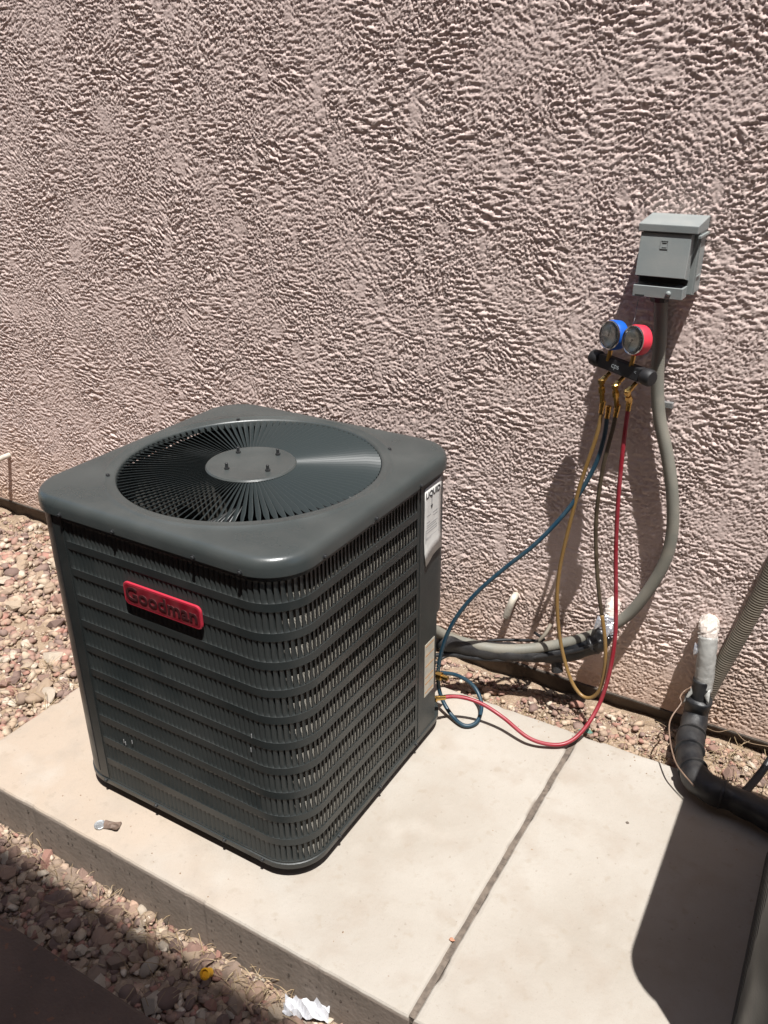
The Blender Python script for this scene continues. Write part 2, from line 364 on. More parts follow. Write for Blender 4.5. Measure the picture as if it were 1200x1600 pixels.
# ------------------------------------------------------------ concrete pads
def pad(name, x0, x1, y0, y1, seed):
    """trowelled top with a worn, slightly wavy arris"""
    r = np.random.RandomState(seed); nx, ny = 160, 90
    prof = [(-0.0, -0.25), (0.0, -0.012), (0.0015, -0.005), (0.005, -0.0012), (0.012, 0.0), (0.030, 0.0)]
    per = []
    def side(p, q, n):
        for i in range(n): t = i/n; per.append((p[0]+(q[0]-p[0])*t, p[1]+(q[1]-p[1])*t))
    side((x0, y0), (x1, y0), nx); side((x1, y0), (x1, y1), ny); side((x1, y1), (x0, y1), nx); side((x0, y1), (x0, y0), ny)
    per = np.array(per); n = len(per); cx, cy = (x0+x1)/2, (y0+y1)/2
    wob = np.convolve(r.randn(n+40), np.ones(9)/9, 'same')[:n]*0.0022; chips = np.zeros(n)
    for _ in range(26):
        c = r.randint(n); s = r.randint(1, 4); chips[max(0, c-s):c+s] += r.uniform(0.0005, 0.003)
    rings = []
    for k, (ins, z) in enumerate(prof):
        p = per.copy(); d = ins + (np.abs(wob)+chips)*(0.3, 0.6, 1.0, 1.0, 1.0, 0.0)[k]
        p[:, 0] = np.clip(p[:, 0], x0+d, x1-d); p[:, 1] = np.clip(p[:, 1], y0+d, y1-d)
        rings.append(np.column_stack([p, np.full(n, z) - (chips*0.6 if k in (2, 3) else 0)]))
    v = np.concatenate(rings); fs = []
    for k in range(len(prof)-1):
        for i in range(n): j = (i+1) % n; fs.append((k*n+i, k*n+j, (k+1)*n+j, (k+1)*n+i))
    b0 = (len(prof)-1)*n; v = np.concatenate([v, [[cx, cy, 0.0]]]); fs += [(b0+i, b0+(i+1) % n, len(v)-1) for i in range(n)]
    return link(name, mesh_from(name, v, fs), M['concrete'], kind='structure')
pad_a = pad('concrete_pad', -0.688, 0.7232, -0.508, 0.480, 1)
pad_b = pad('concrete_pad', 0.7322, 2.15, -0.508, 0.480, 2)
j = MB()
for k in range(60):
    ya = -0.502+0.98*k/60; j.box((0.7205, ya, -0.16), (0.7345, ya+0.98/60-0.0002, -0.0045+0.0006*math.sin(k*0.7)))
j.build('joint_filler', M['joint'], kind='structure')
# little pits (bug holes) cast into the front face, and the drilled hole
def pits():
    r = random.Random(5); mb = MB()
    for _ in range(150):
        x = r.uniform(-0.6, 0.7); z = r.uniform(-0.125, -0.02); s = r.choice([0.001, 0.0012, 0.0018, 0.0025, 0.0032])
        vs = [(x+s*math.cos(t)*r.uniform(.7, 1.3), -0.5088, z+s*math.sin(t)*r.uniform(.7, 1.3)) for t in [k*math.pi/3 for k in range(6)]]
        mb.add(vs + [(x, -0.5084, z)], [(i, (i+1) % 6, 6) for i in range(6)])
    return mb.build('surface_pits', M['joint'], pad_a, kind='stuff')
pits()
mb = MB(); mb.lathe((0.947, 0.214, 0.0004), (0, 0, 1), [(0, 0.0045), (0.0012, 0.0035)], 9); mb.build('drill_hole', M['joint'], pad_b)

def grit():
    r = random.Random(12); mb = MB()
    for k in range(150):
        x, y = (r.uniform(-0.66, 2.0), r.uniform(-0.49, 0.46)) if k < 70 else ((r.uniform(0.40, 1.1), r.uniform(0.36, 0.475)) if k < 120 else (r.uniform(-0.6, 0.7), r.uniform(-0.50, -0.40)))
        if abs(x) < 0.38 and abs(y) < 0.38: continue
        s = r.choice([0.0008, 0.001, 0.0012, 0.002, 0.003]); q = [Vector((x+s*r.uniform(.5, 1.2)*math.cos(t), y+s*r.uniform(.5, 1.2)*math.sin(t), -0.0002)) for t in (0, 1.3, 2.5, 3.8, 5.1)]
        mb.add(q+[Vector((x+s*.2, y, s*r.uniform(.6, 1.1)))], [(i, (i+1) % 5, 5) for i in range(5)])
    mb.build('grit', M['dirt'], pad_a, kind='stuff')
grit()
# ------------------------------------------------------------ stones
def rock_mesh(seed, kind):
    r = random.Random(seed); bm = bmesh.new()
    if kind == 'angular':
        for _ in range(16):
            v = Vector((r.gauss(0, 1), r.gauss(0, 1), r.gauss(0, 1))).normalized()*r.uniform(0.82, 1.12); bm.verts.new((v.x, v.y*0.85, v.z*0.62))
        res = bmesh.ops.convex_hull(bm, input=bm.verts)
        bmesh.ops.delete(bm, geom=[g for g in res['geom_interior'] if isinstance(g, bmesh.types.BMVert)], context='VERTS')
    else:
        bmesh.ops.create_icosphere(bm, subdivisions=2, radius=1.0)
        q = [Vector((r.gauss(0, 1), r.gauss(0, 1), r.gauss(0, 1))).normalized() for _ in range(9)]; h = [r.uniform(0.72, 0.98) for _ in q]
        for v in bm.verts:
            n = v.co.normalized(); d = 1.0
            for a, b in zip(q, h):
                c = n.dot(a)
                if c > 0 and d*c > b: d = min(d, b/c)
            v.co = n*d; v.co.y *= 0.8; v.co.z *= 0.62
    bmesh.ops.recalc_face_normals(bm, faces=bm.faces); me = bpy.data.meshes.new('stone'); bm.to_mesh(me); bm.free()
    if kind == 'round': me.polygons.foreach_set('use_smooth', np.ones(len(me.polygons), dtype=bool))
    me.materials.append(M['stone']); return me
ROCK = [rock_mesh(i, 'angular') for i in range(12)] + [rock_mesh(50+i, 'round') for i in range(9)]
def rmesh_arrays(me):
    v = np.array([tuple(x.co) for x in me.vertices]); me.calc_loop_triangles()
    return v, np.array([tuple(t.vertices) for t in me.loop_triangles])
ROCKA = [rmesh_arrays(m) for m in ROCK[:12]]
cp = np.array(M_.translation); cr_, cu_, cf_ = np.array(R_), np.array(U_), np.array(F_)
def to_px(p):
    d = p-cp; z = d@cf_; return 600+1344.75*(d@cr_)/z, 800-1344.75*(d@cu_)/z, z
def scatter():
    r = np.random.RandomState(11); S = []
    def region(n, x0, x1, y0, y1, s0, s1, ok, lift=0.25):
        k = 0
        while k < n:
            x, y = r.uniform(x0, x1), r.uniform(y0, y1)
            if not ok(x, y): k += 1; continue
            s = s0*(s1/s0)**(r.rand()**1.5); S.append((x, y, s, lift)); k += 1
    onpad = lambda x, y: (-0.690-0.004 < x < 2.16 and -0.511 < y < 0.482)
    clear = lambda x, y: not onpad(x, y) and y < 0.70
    region(3200, -0.8, 1.0, -0.85, -0.505, 0.008, 0.021, lambda x, y: not onpad(x, y))       # front strip
    region(300, -0.8, 0.7, -0.80, -0.53, 0.016, 0.033, lambda x, y: not onpad(x, y), 0.45)
    region(7500, -2.4, -0.68, -0.55, 0.70, 0.008, 0.023, lambda x, y: clear(x, y) and (r.rand() < 0.93-0.7*max(0, (y-0.42)/0.3)))  # left bed
    region(850, -2.3, -0.70, -0.5, 0.55, 0.014, 0.036, clear, 0.6)
    region(2600, -0.7, 2.2, 0.475, 0.70, 0.004, 0.014, clear)       # strip behind the pads
    region(190, -0.5, 1.7, 0.50, 0.68, 0.011, 0.022, clear, 0.55)
    region(5000, -0.8, 1.5, -0.9, -0.505, 0.002, 0.006, lambda x, y: not onpad(x, y), 0.9)
    region(5000, -2.3, -0.66, -0.5, 0.70, 0.002, 0.007, clear, 0.9)
    region(5500, 0.2, 1.7, 0.475, 0.70, 0.0015, 0.006, clear, 0.7)
    region(1500, -3.4, -2.4, -1.4, 0.7, 0.012, 0.028, lambda x, y: True)
    region(1500, -2.6, -0.8, -1.0, -0.5, 0.012, 0.028, lambda x, y: not onpad(x, y))
    score = []
    for i, (x, y, s, l) in enumerate(S):
        px, py, z = to_px(np.array((x, y, float(ground_z(x, y)))))
        vis = -10 < px < 1210 and -10 < py < 1615 and not (120 < px < 690 and 640 < py < 1200)
        score.append(s/z if vis else 0)
    order = np.argsort(score)[::-1]; big = set(order[:300].tolist())
    VV = []; FF = []; n = 0
    for i, (x, y, s, l) in enumerate(S):
        z = float(ground_z(x, y)) + s*l*0.62 + (0.008*r.rand() if s > 0.008 else 0)
        ax = r.uniform(0.8, 1.35); az = r.uniform(0.8, 1.15); rot = (r.uniform(-.45, .45), r.uniform(-.45, .45), r.uniform(0, 6.28))
        if i in big:
            me = ROCK[r.randint(12) if r.rand() < 0.72 else 12+r.randint(len(ROCK)-12)]
            o = bpy.data.objects.new('stone', me); C.objects.link(o); o.parent = ground
            o.location = (x, y, z); o.scale = (s*ax, s, s*az); o.rotation_euler = rot
        else:
            v, f = ROCKA[r.randint(12)]
            E = np.array(Matrix.LocRotScale(None, None, None).to_3x3()) if False else None
            cx, cy_, cz = np.cos(rot); sx, sy, sz = np.sin(rot)
            Rm = np.array([[cz, -sz, 0], [sz, cz, 0], [0, 0, 1]]) @ np.array([[cy_, 0, sy], [0, 1, 0], [-sy, 0, cy_]]) @ np.array([[1, 0, 0], [0, cx, -sx], [0, sx, cx]])
            VV.append((v*np.array((s*ax, s, s*az)))@Rm.T + np.array((x, y, z))); FF.append(f+n); n += len(v)
    link('gravel', mesh_from('gravel', np.concatenate(VV), np.concatenate(FF)), M['stone'], ground, kind='stuff')
scatter()
def straw():
    r = random.Random(3); mb = MB()
    def blade(x, y, l, a, z, w):
        pts = []; n = 4; c = r.uniform(-.5, .5)
        px, py = x, y
        for k in range(n+1):
            pts.append(Vector((px, py, z+r.uniform(-0.002, 0.004)+0.01*math.sin(k/n*3.1)))); px += l/n*math.cos(a+c*k/n); py += l/n*math.sin(a+c*k/n)
        for p, q in zip(pts, pts[1:]):
            d = (q-p).normalized(); s = d.cross(Vector((0, 0, 1))).normalized()*w; t = Vector((0, 0, w))
            mb.add([p+s, p-s, p+t, q+s, q-s, q+t], [(0, 3, 5, 2), (2, 5, 4, 1), (1, 4, 3, 0)])
    def patch(n, cx, cy, rx, ry, l0, l1, lift=0.012):
        for _ in range(n):
            x = r.gauss(cx, rx); y = r.gauss(cy, ry)
            if (-0.69 < x < 2.1 and -0.512 < y < 0.484) or y > 0.69: continue
            blade(x, y, r.uniform(l0, l1), r.uniform(0, 6.28), float(ground_z(x, y))+r.uniform(0.006, 0.02)+lift, r.uniform(0.0004, 0.001))
    patch(70, 0.33, -0.545, 0.08, 0.03, 0.02, 0.07); patch(120, 0.0, -0.55, 0.3, 0.02, 0.02, 0.06)
    patch(60, -0.1, -0.62, 0.3, 0.08, 0.03, 0.09)
    patch(200, -1.5, 0.62, 0.4, 0.05, 0.02, 0.06, 0.0); patch(90, -0.80, -0.10, 0.12, 0.12, 0.03, 0.09)
    patch(420, 0.75, 0.50, 0.35, 0.03, 0.01, 0.04, 0.0); patch(80, 1.12, 0.62, 0.06, 0.04, 0.02, 0.08, 0.004); patch(120, -1.2, 0.1, 0.5, 0.3, 0.02, 0.06)
    mb.build('dry_straw', M['straw'], ground, kind='stuff')
straw()

# ------------------------------------------------------------ stucco wall
WY = 0.71
wall = empty('stucco_wall', 'pinkish tan house wall in rough trowelled stucco behind the condensers', 'wall', (0, WY, 0))
def stucco_height(h, w, dx):
    """trowel-dragged stucco: stroke fields in several directions, blended in patches, cut into plateaus with ragged lower edges"""
    L = 0.0100/dx   # mean feature size in px
    fields = [fft_field(h, w, fx/L, 0.92/L, ang=a, seed=q) for a, q, fx in ((0.05, 21, 0.24), (0.62, 22, 0.30), (-0.62, 23, 0.30), (-0.05, 24, 0.22), (1.2, 25, 0.4))]
    iso = fft_field(h, w, 0.85/L, 0.85/L, seed=30); fine = fft_field(h, w, 1.7/L, 1.7/L, seed=31); tiny = fft_field(h, w, 3.0/L, 3.0/L, seed=35)
    big = [fft_field(h, w, 0.15/L, 0.50/L, ang=a, seed=50+q) for q, a in enumerate((0.06, 0.6, -0.6, -0.04, 1.2))]
    lo = [fft_field(h, w, 0.030/L, 0.042/L, seed=40+q) for q in range(5)]
    ws = np.stack([np.exp(2.6*q) for q in lo]); ws[0] *= 5.0; ws[3] *= 4.0; ws[4] *= 0.5; ws /= ws.sum(0)
    a = sum(f*q for f, q in zip(fields, ws)); a /= a.std(); b = sum(f*q for f, q in zip(big, ws)); b /= b.std()
    mixf = sm(fft_field(h, w, 0.035/L, 0.035/L, seed=70), -1.2, 1.2)            # dragged here, dabbed there
    hh = (0.38+0.45*mixf)*a + (0.62-0.32*mixf)*iso + (0.25+0.35*mixf)*b + 0.62*fine
    hh = hh/hh.std()
    pl = 0.58*np.tanh(2.6*(hh+0.45)) + 0.30*np.tanh(2.6*(hh-0.75)) + 0.16*hh       # ragged plateaus with sharp lips
    amp = 0.62 + 0.62*sm(fft_field(h, w, 0.03/L, 0.04/L, seed=60), -1.6, 1.6)
    flat = sm(fft_field(h, w, 0.11/L, 0.055/L, seed=61), 1.25, 2.1)     # smeared flat areas
    return (pl*amp*(1-0.7*flat) + 0.10*fine + 0.13*tiny)
def wall_patch(name, x0, x1, z0, z1, dx, amp, parent):
    w = int((x1-x0)/dx)+1; h = int((z1-z0)/dx)+1
    X, Z = np.meshgrid(np.linspace(x0, x1, w), np.linspace(z0, z1, h))
    H = stucco_height(h, w, dx)*amp
    H *= sm(Z, z0, z0+0.02)*0.8+0.2
    Y = -H - 0.0
    edge = np.zeros_like(Z)
    v = np.stack([X, Y, Z + edge], -1).reshape(-1, 3); i = np.arange(h*w).reshape(h, w)
    f = np.stack([i[:-1, :-1], i[:-1, 1:], i[1:, 1:], i[1:, :-1]], -1).reshape(-1, 4)
    # closed below: a lip turned back to the footing
    return link(name, mesh_from(name, v, f, False), M['stucco'], parent)
wall_patch('stucco_face', -2.35, 1.45, 0.0, 2.10, 0.0030, 0.0020, wall)
wall_patch('stucco_face', -4.2, -2.35, 0.0, 2.10, 0.006, 0.0024, wall)
wall_patch('stucco_face', -6.0, -4.2, 0.0, 2.10, 0.012, 0.0031, wall)
wall_patch('stucco_face', 1.45, 5.5, 0.0, 2.10, 0.012, 0.0031, wall)
wall_patch('stucco_face', -6.0, 5.5, 2.10, 5.2, 0.03, 0.0023, wall)
mb = MB(); mb.box((-6, WY+0.006, -0.001), (5.5, WY+0.05, 5.2)); mb.build('wall_core', M['footing'], wall)
mb = MB(); mb.box((-6, WY+0.022, -0.30), (5.5, WY+0.25, -0.0012)); mb.build('footing', M['footing'], wall)
mb = MB()
for k in range(230):
    xa = -6+k*0.05; w_ = 0.0012*math.sin(k*1.3)+0.0008*math.sin(k*3.7)
    mb.box((xa, WY-0.0045+w_, -0.006), (xa+0.0498, WY+0.021, -0.0014))
mb.build('weep_screed', M['metal_screed'], wall)

# ------------------------------------------------------------ neighbour side (shade over the front gravel)
mb = MB(); mb.box((-9, -3.0, -0.5), (9, -0.735, -0.075)); kerb = mb.build('mow_strip', M['kerb'], bevel=0.008); kerb['kind'] = 'structure'
nb = empty('neighbour_house', 'brown neighbouring house whose high eave shades the gravel', 'house', (0, -3.2, 0))
mb = MB(); mb.box((-9, -8, -0.3), (9, -3.1, 5.9)); mb.build('house_wall', M['roof'], nb)
mb = MB(); mb.box((-9, -8.4, 5.9), (9, -0.588-0.228*6.05, 6.05)); mb.build('eave', M['roof'], nb)

# ------------------------------------------------------------ condenser
A = 0.3683; RC = 0.10; PITCH = 0.0137
ROWS = [(0.799-0.0695*i-0.0505, 0.799-0.0695*i) for i in range(11)]
def perim():
    """outline walk: s=0 at (-A+RC, -A), counter clockwise; returns function s -> (x, y, tangent angle)"""
    L = 2*(A-RC); Q = RC*math.pi/2; tot = 4*(L+Q)
    def f(s):
        s %= tot; k = int(s//(L+Q)); t = s-k*(L+Q); ang = k*math.pi/2
        if t <= L: p = (-A+RC+t, -A); a = 0
        else: th = (t-L)/RC; p = (A-RC+RC*math.sin(th), -A+RC-RC*math.cos(th)); a = th
        c, sn = math.cos(ang), math.sin(ang); return (p[0]*c-p[1]*sn, p[0]*sn+p[1]*c, a+ang)
    return f, L, Q, tot
PF, PL, PQ, PT = perim()
S0 = 0.026                                     # first louvre on the front face
S1 = PL+PQ+(0.165+A-RC)                         # last edge on the right face
OPEN = [(S0, S0+PITCH*int((S1-S0)/PITCH))]
sb = 2*(PL+PQ)+0.07; OPEN.append((sb, sb+PITCH*int(0.44/PITCH)))
sc_ = 3*(PL+PQ)+0.03; OPEN.append((sc_, sc_+PITCH*int(0.48/PITCH)))
def louvre_mesh():
    D = 0.0112; P = PITCH*0.96; rows = 9; v = []; f = []
    for i in range(rows):
        t = (0, 0.05, 0.18, 0.34, 0.5, 0.68, 0.86, 0.95, 1.0)[i]; z = 0.0505*t
        q0 = 1-t
        if q0 < 0.12: d = math.sqrt(max(0, 1-(1-q0/0.12)**2))
        elif q0 < 0.45: d = 1.0
        else: d = 0.30+0.70*math.cos((q0-0.45)/0.55*math.pi/2)
        if t == 0: d = 0.0
        d *= D
        for q, e in ((0.0, 0.0), (0.62, 0.16), (1.0, 1.0)):
            v.append((q*P, 0.0008+e*d, z))
    for i in range(rows-1):
        for k in range(2): a = i*3+k; f.append((a, a+1, a+4, a+3))
    return v, f
def shell_mesh():
    ss = set(); s = 0.0
    n = int(PT/0.0137)
    ss.update(np.linspace(0, PT, n+1)[:-1].tolist())
    for a, b in OPEN: ss.update([a, b])
    ss = sorted(ss); zs = [0.040]
    for z0, z1 in reversed(ROWS): zs += [z0, z1]
    zs += [0.815]
    v = []; f = []
    n = len(ss)
    def offs(z):  # the lower back right corner is cut away for the valves
        return z
    for z in zs:
        for s in ss:
            x, y, a = PF(s); v.append((x, y, z))
    for i in range(len(zs)-1):
        row = (i % 2 == 1)
        for k in range(n):
            k2 = (k+1) % n; sa = ss[k]; sb2 = ss[k2] if k2 else PT; m = (sa+sb2)/2
            if row and any(a <= m <= b for a, b in OPEN): continue
            mx, my, _ = PF(m)
            if mx > 0.30 and my > 0.268 and zs[i+1] < 0.41: continue
            if mx > 0.20 and my > 0.30 and zs[i+1] < 0.41: continue
            f.append((i*n+k, i*n+k2, (i+1)*n+k2, (i+1)*n+k))
    # inner skin
    off = len(v); th = 0.0016
    for z in zs:
        for s in ss:
            x, y, a = PF(s); v.append((x-math.sin(a)*th, y+math.cos(a)*th, z))
    f2 = [tuple(reversed([q+off for q in fc])) for fc in f]
    # rims
    from collections import Counter
    ec = Counter()
    for fc in f:
        for a, b in zip(fc, fc[1:]+fc[:1]): ec[(a, b)] += 1
    rim = [(b, a, a+off, b+off) for (a, b) in ec if (b, a) not in ec]
    return v, f+f2+rim
LV, LF = louvre_mesh()
LOUVRE = mesh_from('louvre', LV, LF, True); LOUVRE.materials.append(M['paint'])
LVn = np.array(LV)
def lid_mesh():
    Rr = 0.3125; a = A+0.008; r = RC+0.008; n = 240; th = [2*math.pi*k/n for k in range(n)]
    pts, nr = rrect(a, a, r, nc=30, ns=30)
    # outline sampled by polar angle
    ang = np.arctan2(pts[:, 1], pts[:, 0]); o = np.argsort(ang); ang = ang[o]; pp = pts[o]; rad = np.hypot(pp[:, 0], pp[:, 1])
    ang3 = np.concatenate([ang-2*math.pi, ang, ang+2*math.pi]); rad3 = np.concatenate([rad]*3)
    edge = np.array([(np.interp(t, ang3, rad3)*math.cos(t), np.interp(t, ang3, rad3)*math.sin(t)) for t in th])
    circ = np.array([(math.cos(t), math.sin(t)) for t in th])
    prof_r = [(Rr-0.001, 0.838), (Rr, 0.850), (Rr+0.003, 0.8545), (Rr+0.008, 0.8555), (Rr+0.019, 0.8550), (Rr+0.023, 0.8568), (Rr+0.026, 0.8574), (Rr+0.029, 0.8566), (Rr+0.033, 0.8540)]
    rings = [np.column_stack([circ*q, np.full(n, z)]) for q, z in prof_r]
    R1 = Rr+0.033; z1 = 0.8540
    # from the ring bead out to the rolled edge; w = share of the way, drop = fall below z1
    def inset(d):  # rounded rectangle shrunk by d
        p2, _ = rrect(a-d, a-d, max(r-d, 0.02), nc=30, ns=30); g = np.arctan2(p2[:, 1], p2[:, 0]); oo = np.argsort(g); g = g[oo]; q2 = np.hypot(p2[oo, 0], p2[oo, 1])
        g3 = np.concatenate([g-2*math.pi, g, g+2*math.pi]); q3 = np.concatenate([q2]*3)
        return np.array([(np.interp(t, g3, q3)*math.cos(t), np.interp(t, g3, q3)*math.sin(t)) for t in th])
    e0 = inset(0.020)
    rr0 = np.maximum(np.hypot(e0[:, 0], e0[:, 1]), R1+0.002); e0 = circ*rr0[:, None]
    for w in (0.25, 0.5, 0.75):
        p = circ*R1*(1-w)+e0*w; rings.append(np.column_stack([p, np.full(n, z1-0.0015*w)]))
    for d, z in ((0.020, 0.8520), (0.013, 0.8505), (0.008, 0.8475), (0.0040, 0.843), (0.0015, 0.837), (0.0, 0.830), (0.0, 0.812), (0.0022, 0.8105), (0.006, 0.8105)):
        p = inset(d); rr = np.hypot(p[:, 0], p[:, 1]); p = circ*np.maximum(rr, R1+0.002+0.0+(0.020-d)*0.02)[:, None] if d >= 0.013 else p
        rings.append(np.column_stack([p, np.full(n, z)]))
    k = len(rings); v = np.concatenate(rings); i = np.arange(n); j2 = (i+1) % n
    f = np.concatenate([np.stack([q*n+i, (q+1)*n+i, (q+1)*n+j2, q*n+j2], -1) for q in range(k-1)])
    return v, f
def vane_mesh():
    v = []; f = []; nr_ = 7
    for i in range(nr_):
        t = i/(nr_-1); rr = 0.103+t*0.2085
        w = 0.0030+0.0032*t
        if i == nr_-1: w *= 0.45
        zc = 0.8505
        for q in (-1, 0, 1):
            v.append((rr, q*w*0.85, zc+q*w*0.78))
        v.append((rr, w*0.85+0.0006+0.0008*t, zc+w*0.78+0.0001))
    for i in range(nr_-1):
        for k in range(3): a = i*4+k; f.append((a, a+4, a+5, a+1))
    off = len(v); v += [(x, y+0.0006, z-0.0008) for x, y, z in v[:off]]; f += [tuple(reversed([q+off for q in fc])) for fc in f[:]]
    return v, f
def condenser(x0, y0, label, n_single, hero):
    root = empty('condenser_unit', label, 'air conditioner', (x0, y0, 0), 'condenser units on the pads')
    def P(name, v, f, m, smooth=True, parent=None, **kw):
        me = mesh_from(name, v, f, smooth)
        if smooth:
            try: me.set_sharp_from_angle(angle=math.radians(35))
            except Exception: pass
        return link(name, me, m, parent or root, **kw)
    # base pan with rolled lip and feet
    pts, nr = rrect(A+0.001, A+0.001, RC+0.001, 12, 8); n = len(pts); rings = []
    for d, z in ((0.05, 0.034), (0.002, 0.030), (0.0, 0.031), (-0.0015, 0.034), (-0.0015, 0.047), (0.001, 0.0485), (0.05, 0.0485)):
        rings.append(np.column_stack([pts-nr*d, np.full(n, z)]))
    v = np.concatenate(rings); i = np.arange(n); j2 = (i+1) % n
    f = [tuple(q) for k in range(6) for q in np.stack([k*n+i, k*n+j2, (k+1)*n+j2, (k+1)*n+i], -1).tolist()] + [tuple(6*n+i for i in range(n)), tuple(reversed(range(n)))]
    P('base_pan', v, f, M['paint'])
    for fx in (-0.25, 0.25):
        for fy in (-0.24, 0.24):
            mb = MB(); mb.lathe((x0+fx, y0+fy, 0.001), (0, 0, 1), [(0, 0.045), (0.03, 0.05)], 14); mb.build('foot', M['dark'], root)
    v, f = shell_mesh(); P('cabinet_shell', v, f, M['paint'])
    # louvres
    L = []
    for a, b in OPEN:
        k = int(round((b-a)/PITCH))
        for q in range(k):
            s = a+q*PITCH; x, y, an = PF(s); x2, y2, _ = PF(s+PITCH); an = math.atan2(y2-y, x2-x)
            for z0, z1 in ROWS: L.append((x, y, z0, an))
    if n_single:
        sc2 = []
        for k, (x, y, z, an) in enumerate(L):
            nrm = np.array((math.sin(an), -math.cos(an), 0)); d = cp-np.array((x+x0, y+y0, z)); sc2.append(nrm@d/np.linalg.norm(d)**2)
        single = set(np.argsort(sc2)[::-1][:n_single].tolist())
    else: single = set()
    VV = []; FF = []; m = 0; LFa = np.array(LF)
    for k, (x, y, z, an) in enumerate(L):
        if k in single:
            o = bpy.data.objects.new('louvre', LOUVRE); C.objects.link(o); o.parent = root; o.location = (x, y, z); o.rotation_euler = (0, 0, an)
        else:
            c, s = math.cos(an), math.sin(an); VV.append(LVn@np.array([[c, s, 0], [-s, c, 0], [0, 0, 1]])+np.array((x, y, z))); FF.append(LFa+m); m += len(LVn)
    link('louvres', mesh_from('louvres', np.concatenate(VV), np.concatenate(FF), True), M['paint'], root, kind='stuff')
    # coil: a hollow rounded tube of fins, open at the valve corner
    for d, nm in ((0.0116, 'coil'),):
        po, no = rrect(A-d, A-d, RC-d, 14, 30); pi = po-no*0.035; n = len(po); keep = [k for k in range(n) if not (po[k, 0] > 0.25 and po[k, 1] > 0.20)]
        v = []; f = []
        zs = np.linspace(0.05, 0.80, 8)
        for arr in (po, pi):
            for z in zs: v += [(p[0]+0.0036, p[1], z) for p in arr]
        ks = set(keep)
        for side in range(2):
            for i2 in range(len(zs)-1):
                for k in range(n):
                    k2 = (k+1) % n
                    if k in ks and k2 in ks:
                        b = side*len(zs)*n+i2*n; q = (b+k, b+k2, b+n+k2, b+n+k); f.append(q if side == 0 else tuple(reversed(q)))
        cme = P('coil', v, f, M['fins'], False); cme.data.materials.append(M['fins_inner'])
        half = len(f)//2
        for q in cme.data.polygons[half:]: q.material_index = 1
    # fins: vertical ribs standing proud of the coil on the sunny side
    rib = MB()
    for k in range(140):
        yy = -A+0.10+k*0.0038
        if yy > 0.17: break
        rib.box((x0+A-0.0084, y0+yy, 0.055), (x0+A-0.0070, y0+yy+0.0013, 0.795))
    rib.build('coil_fins', M['fins'], root, kind='stuff')
    # lid
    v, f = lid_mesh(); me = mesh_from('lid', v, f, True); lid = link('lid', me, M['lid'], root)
    try: me.set_sharp_from_angle(angle=math.radians(50))
    except Exception: pass
    # fan guard: single vanes
    vv, vf = vane_mesh(); vm = mesh_from('guard_vane', vv, vf, False); vm.materials.append(M['vane'])
    for k in range(108):
        o = bpy.data.objects.new('guard_vane', vm); C.objects.link(o); o.parent = root; o.rotation_euler = (0, 0, 2*math.pi*(k+0.5)/108)
    mb = MB(); mb.lathe((x0, y0, 0.849), (0, 0, 1), [(0, 0.100), (0.0, 0.1075), (0.004, 0.109), (0.0075, 0.106), (0.0085, 0.098), (0.0075, 0.094), (0.0075, 0.02)], 64)
    mb.build('guard_hub', M['lid'], root, smooth=True)
    mb = MB()
    for k in range(4):
        pass
    for sx, sy in ((-0.025, -0.059), (-0.068, 0.035), (0.066, -0.02), (0.025, 0.073)):
        mb = MB(); mb.lathe((x0+sx, y0+sy, 0.856), (0, 0, 1), [(0, 0.0062), (0.005, 0.0062), (0.0052, 0.0036), (0.016, 0.0036), (0.0165, 0.0028)], 6); mb.build('motor_stud', M['dark'], root)
    # motor and fan
    mb = MB(); mb.lathe((x0, y0, 0.70), (0, 0, 1), [(0, 0.05), (0.004, 0.068), (0.13, 0.068), (0.14, 0.05), (0.148, 0.05)], 28); mb.build('fan_motor', M['dark'], root, smooth=True)
    for k in range(3):
        v = []; f = []; nu, nv = 9, 8
        for a_ in range(nu):
            for b_ in range(nv):
                t = a_/(nu-1); rr = 0.06+0.225*b_/(nv-1); wd = 0.85 if b_ else 0.5
                an = 2*math.pi*k/3+2.62+(t-0.5)*wd; v.append((rr*math.cos(an), rr*math.sin(an), 0.755+0.055*(t-0.5)+0.012*math.sin(t*math.pi)))
        for a_ in range(nu-1):
            for b_ in range(nv-1): q = a_*nv+b_; f.append((q, q+1, q+nv+1, q+nv))
        P('fan_blade', v, f, M['fan'])
    # dark plate added over the base pan so the middle stays dark
    mb = MB(); mb.box((x0-0.30, y0-0.30, 0.05), (x0+0.30, y0+0.30, 0.052)); mb.build('dark_floor_plate', M['dark'], root)
    # screws
    def screw(p, ax, parent=root):
        mb = MB(); mb.lathe(p, ax, [(0, 0.0062), (0.0012, 0.0062), (0.0013, 0.0042), (0.0045, 0.0040), (0.0052, 0.003)], 8); mb.build('screw', M['dark'], parent)
    for xx in (-0.239, -0.075, 0.151, 0.271): screw((x0+xx, y0-A-0.008, 0.8175), (0, -1, 0.0))
    for yy in (-0.241, -0.042, 0.161): screw((x0+A+0.008, y0+yy, 0.8175), (1, 0, 0.0))
    for xx in (-0.26, -0.082, 0.14, 0.255): screw((x0+xx, y0-A-0.002, 0.041), (0, -1, 0))
    for yy in (-0.22, -0.03, 0.16): screw((x0+A+0.002, y0+yy, 0.041), (1, 0, 0))
    for q in ((-0.22, 0.22), (0.235, 0.235), (-0.235, -0.22)): screw((x0+q[0]*1.03, y0+q[1]*1.03, 0.8555), (0, 0, 1))
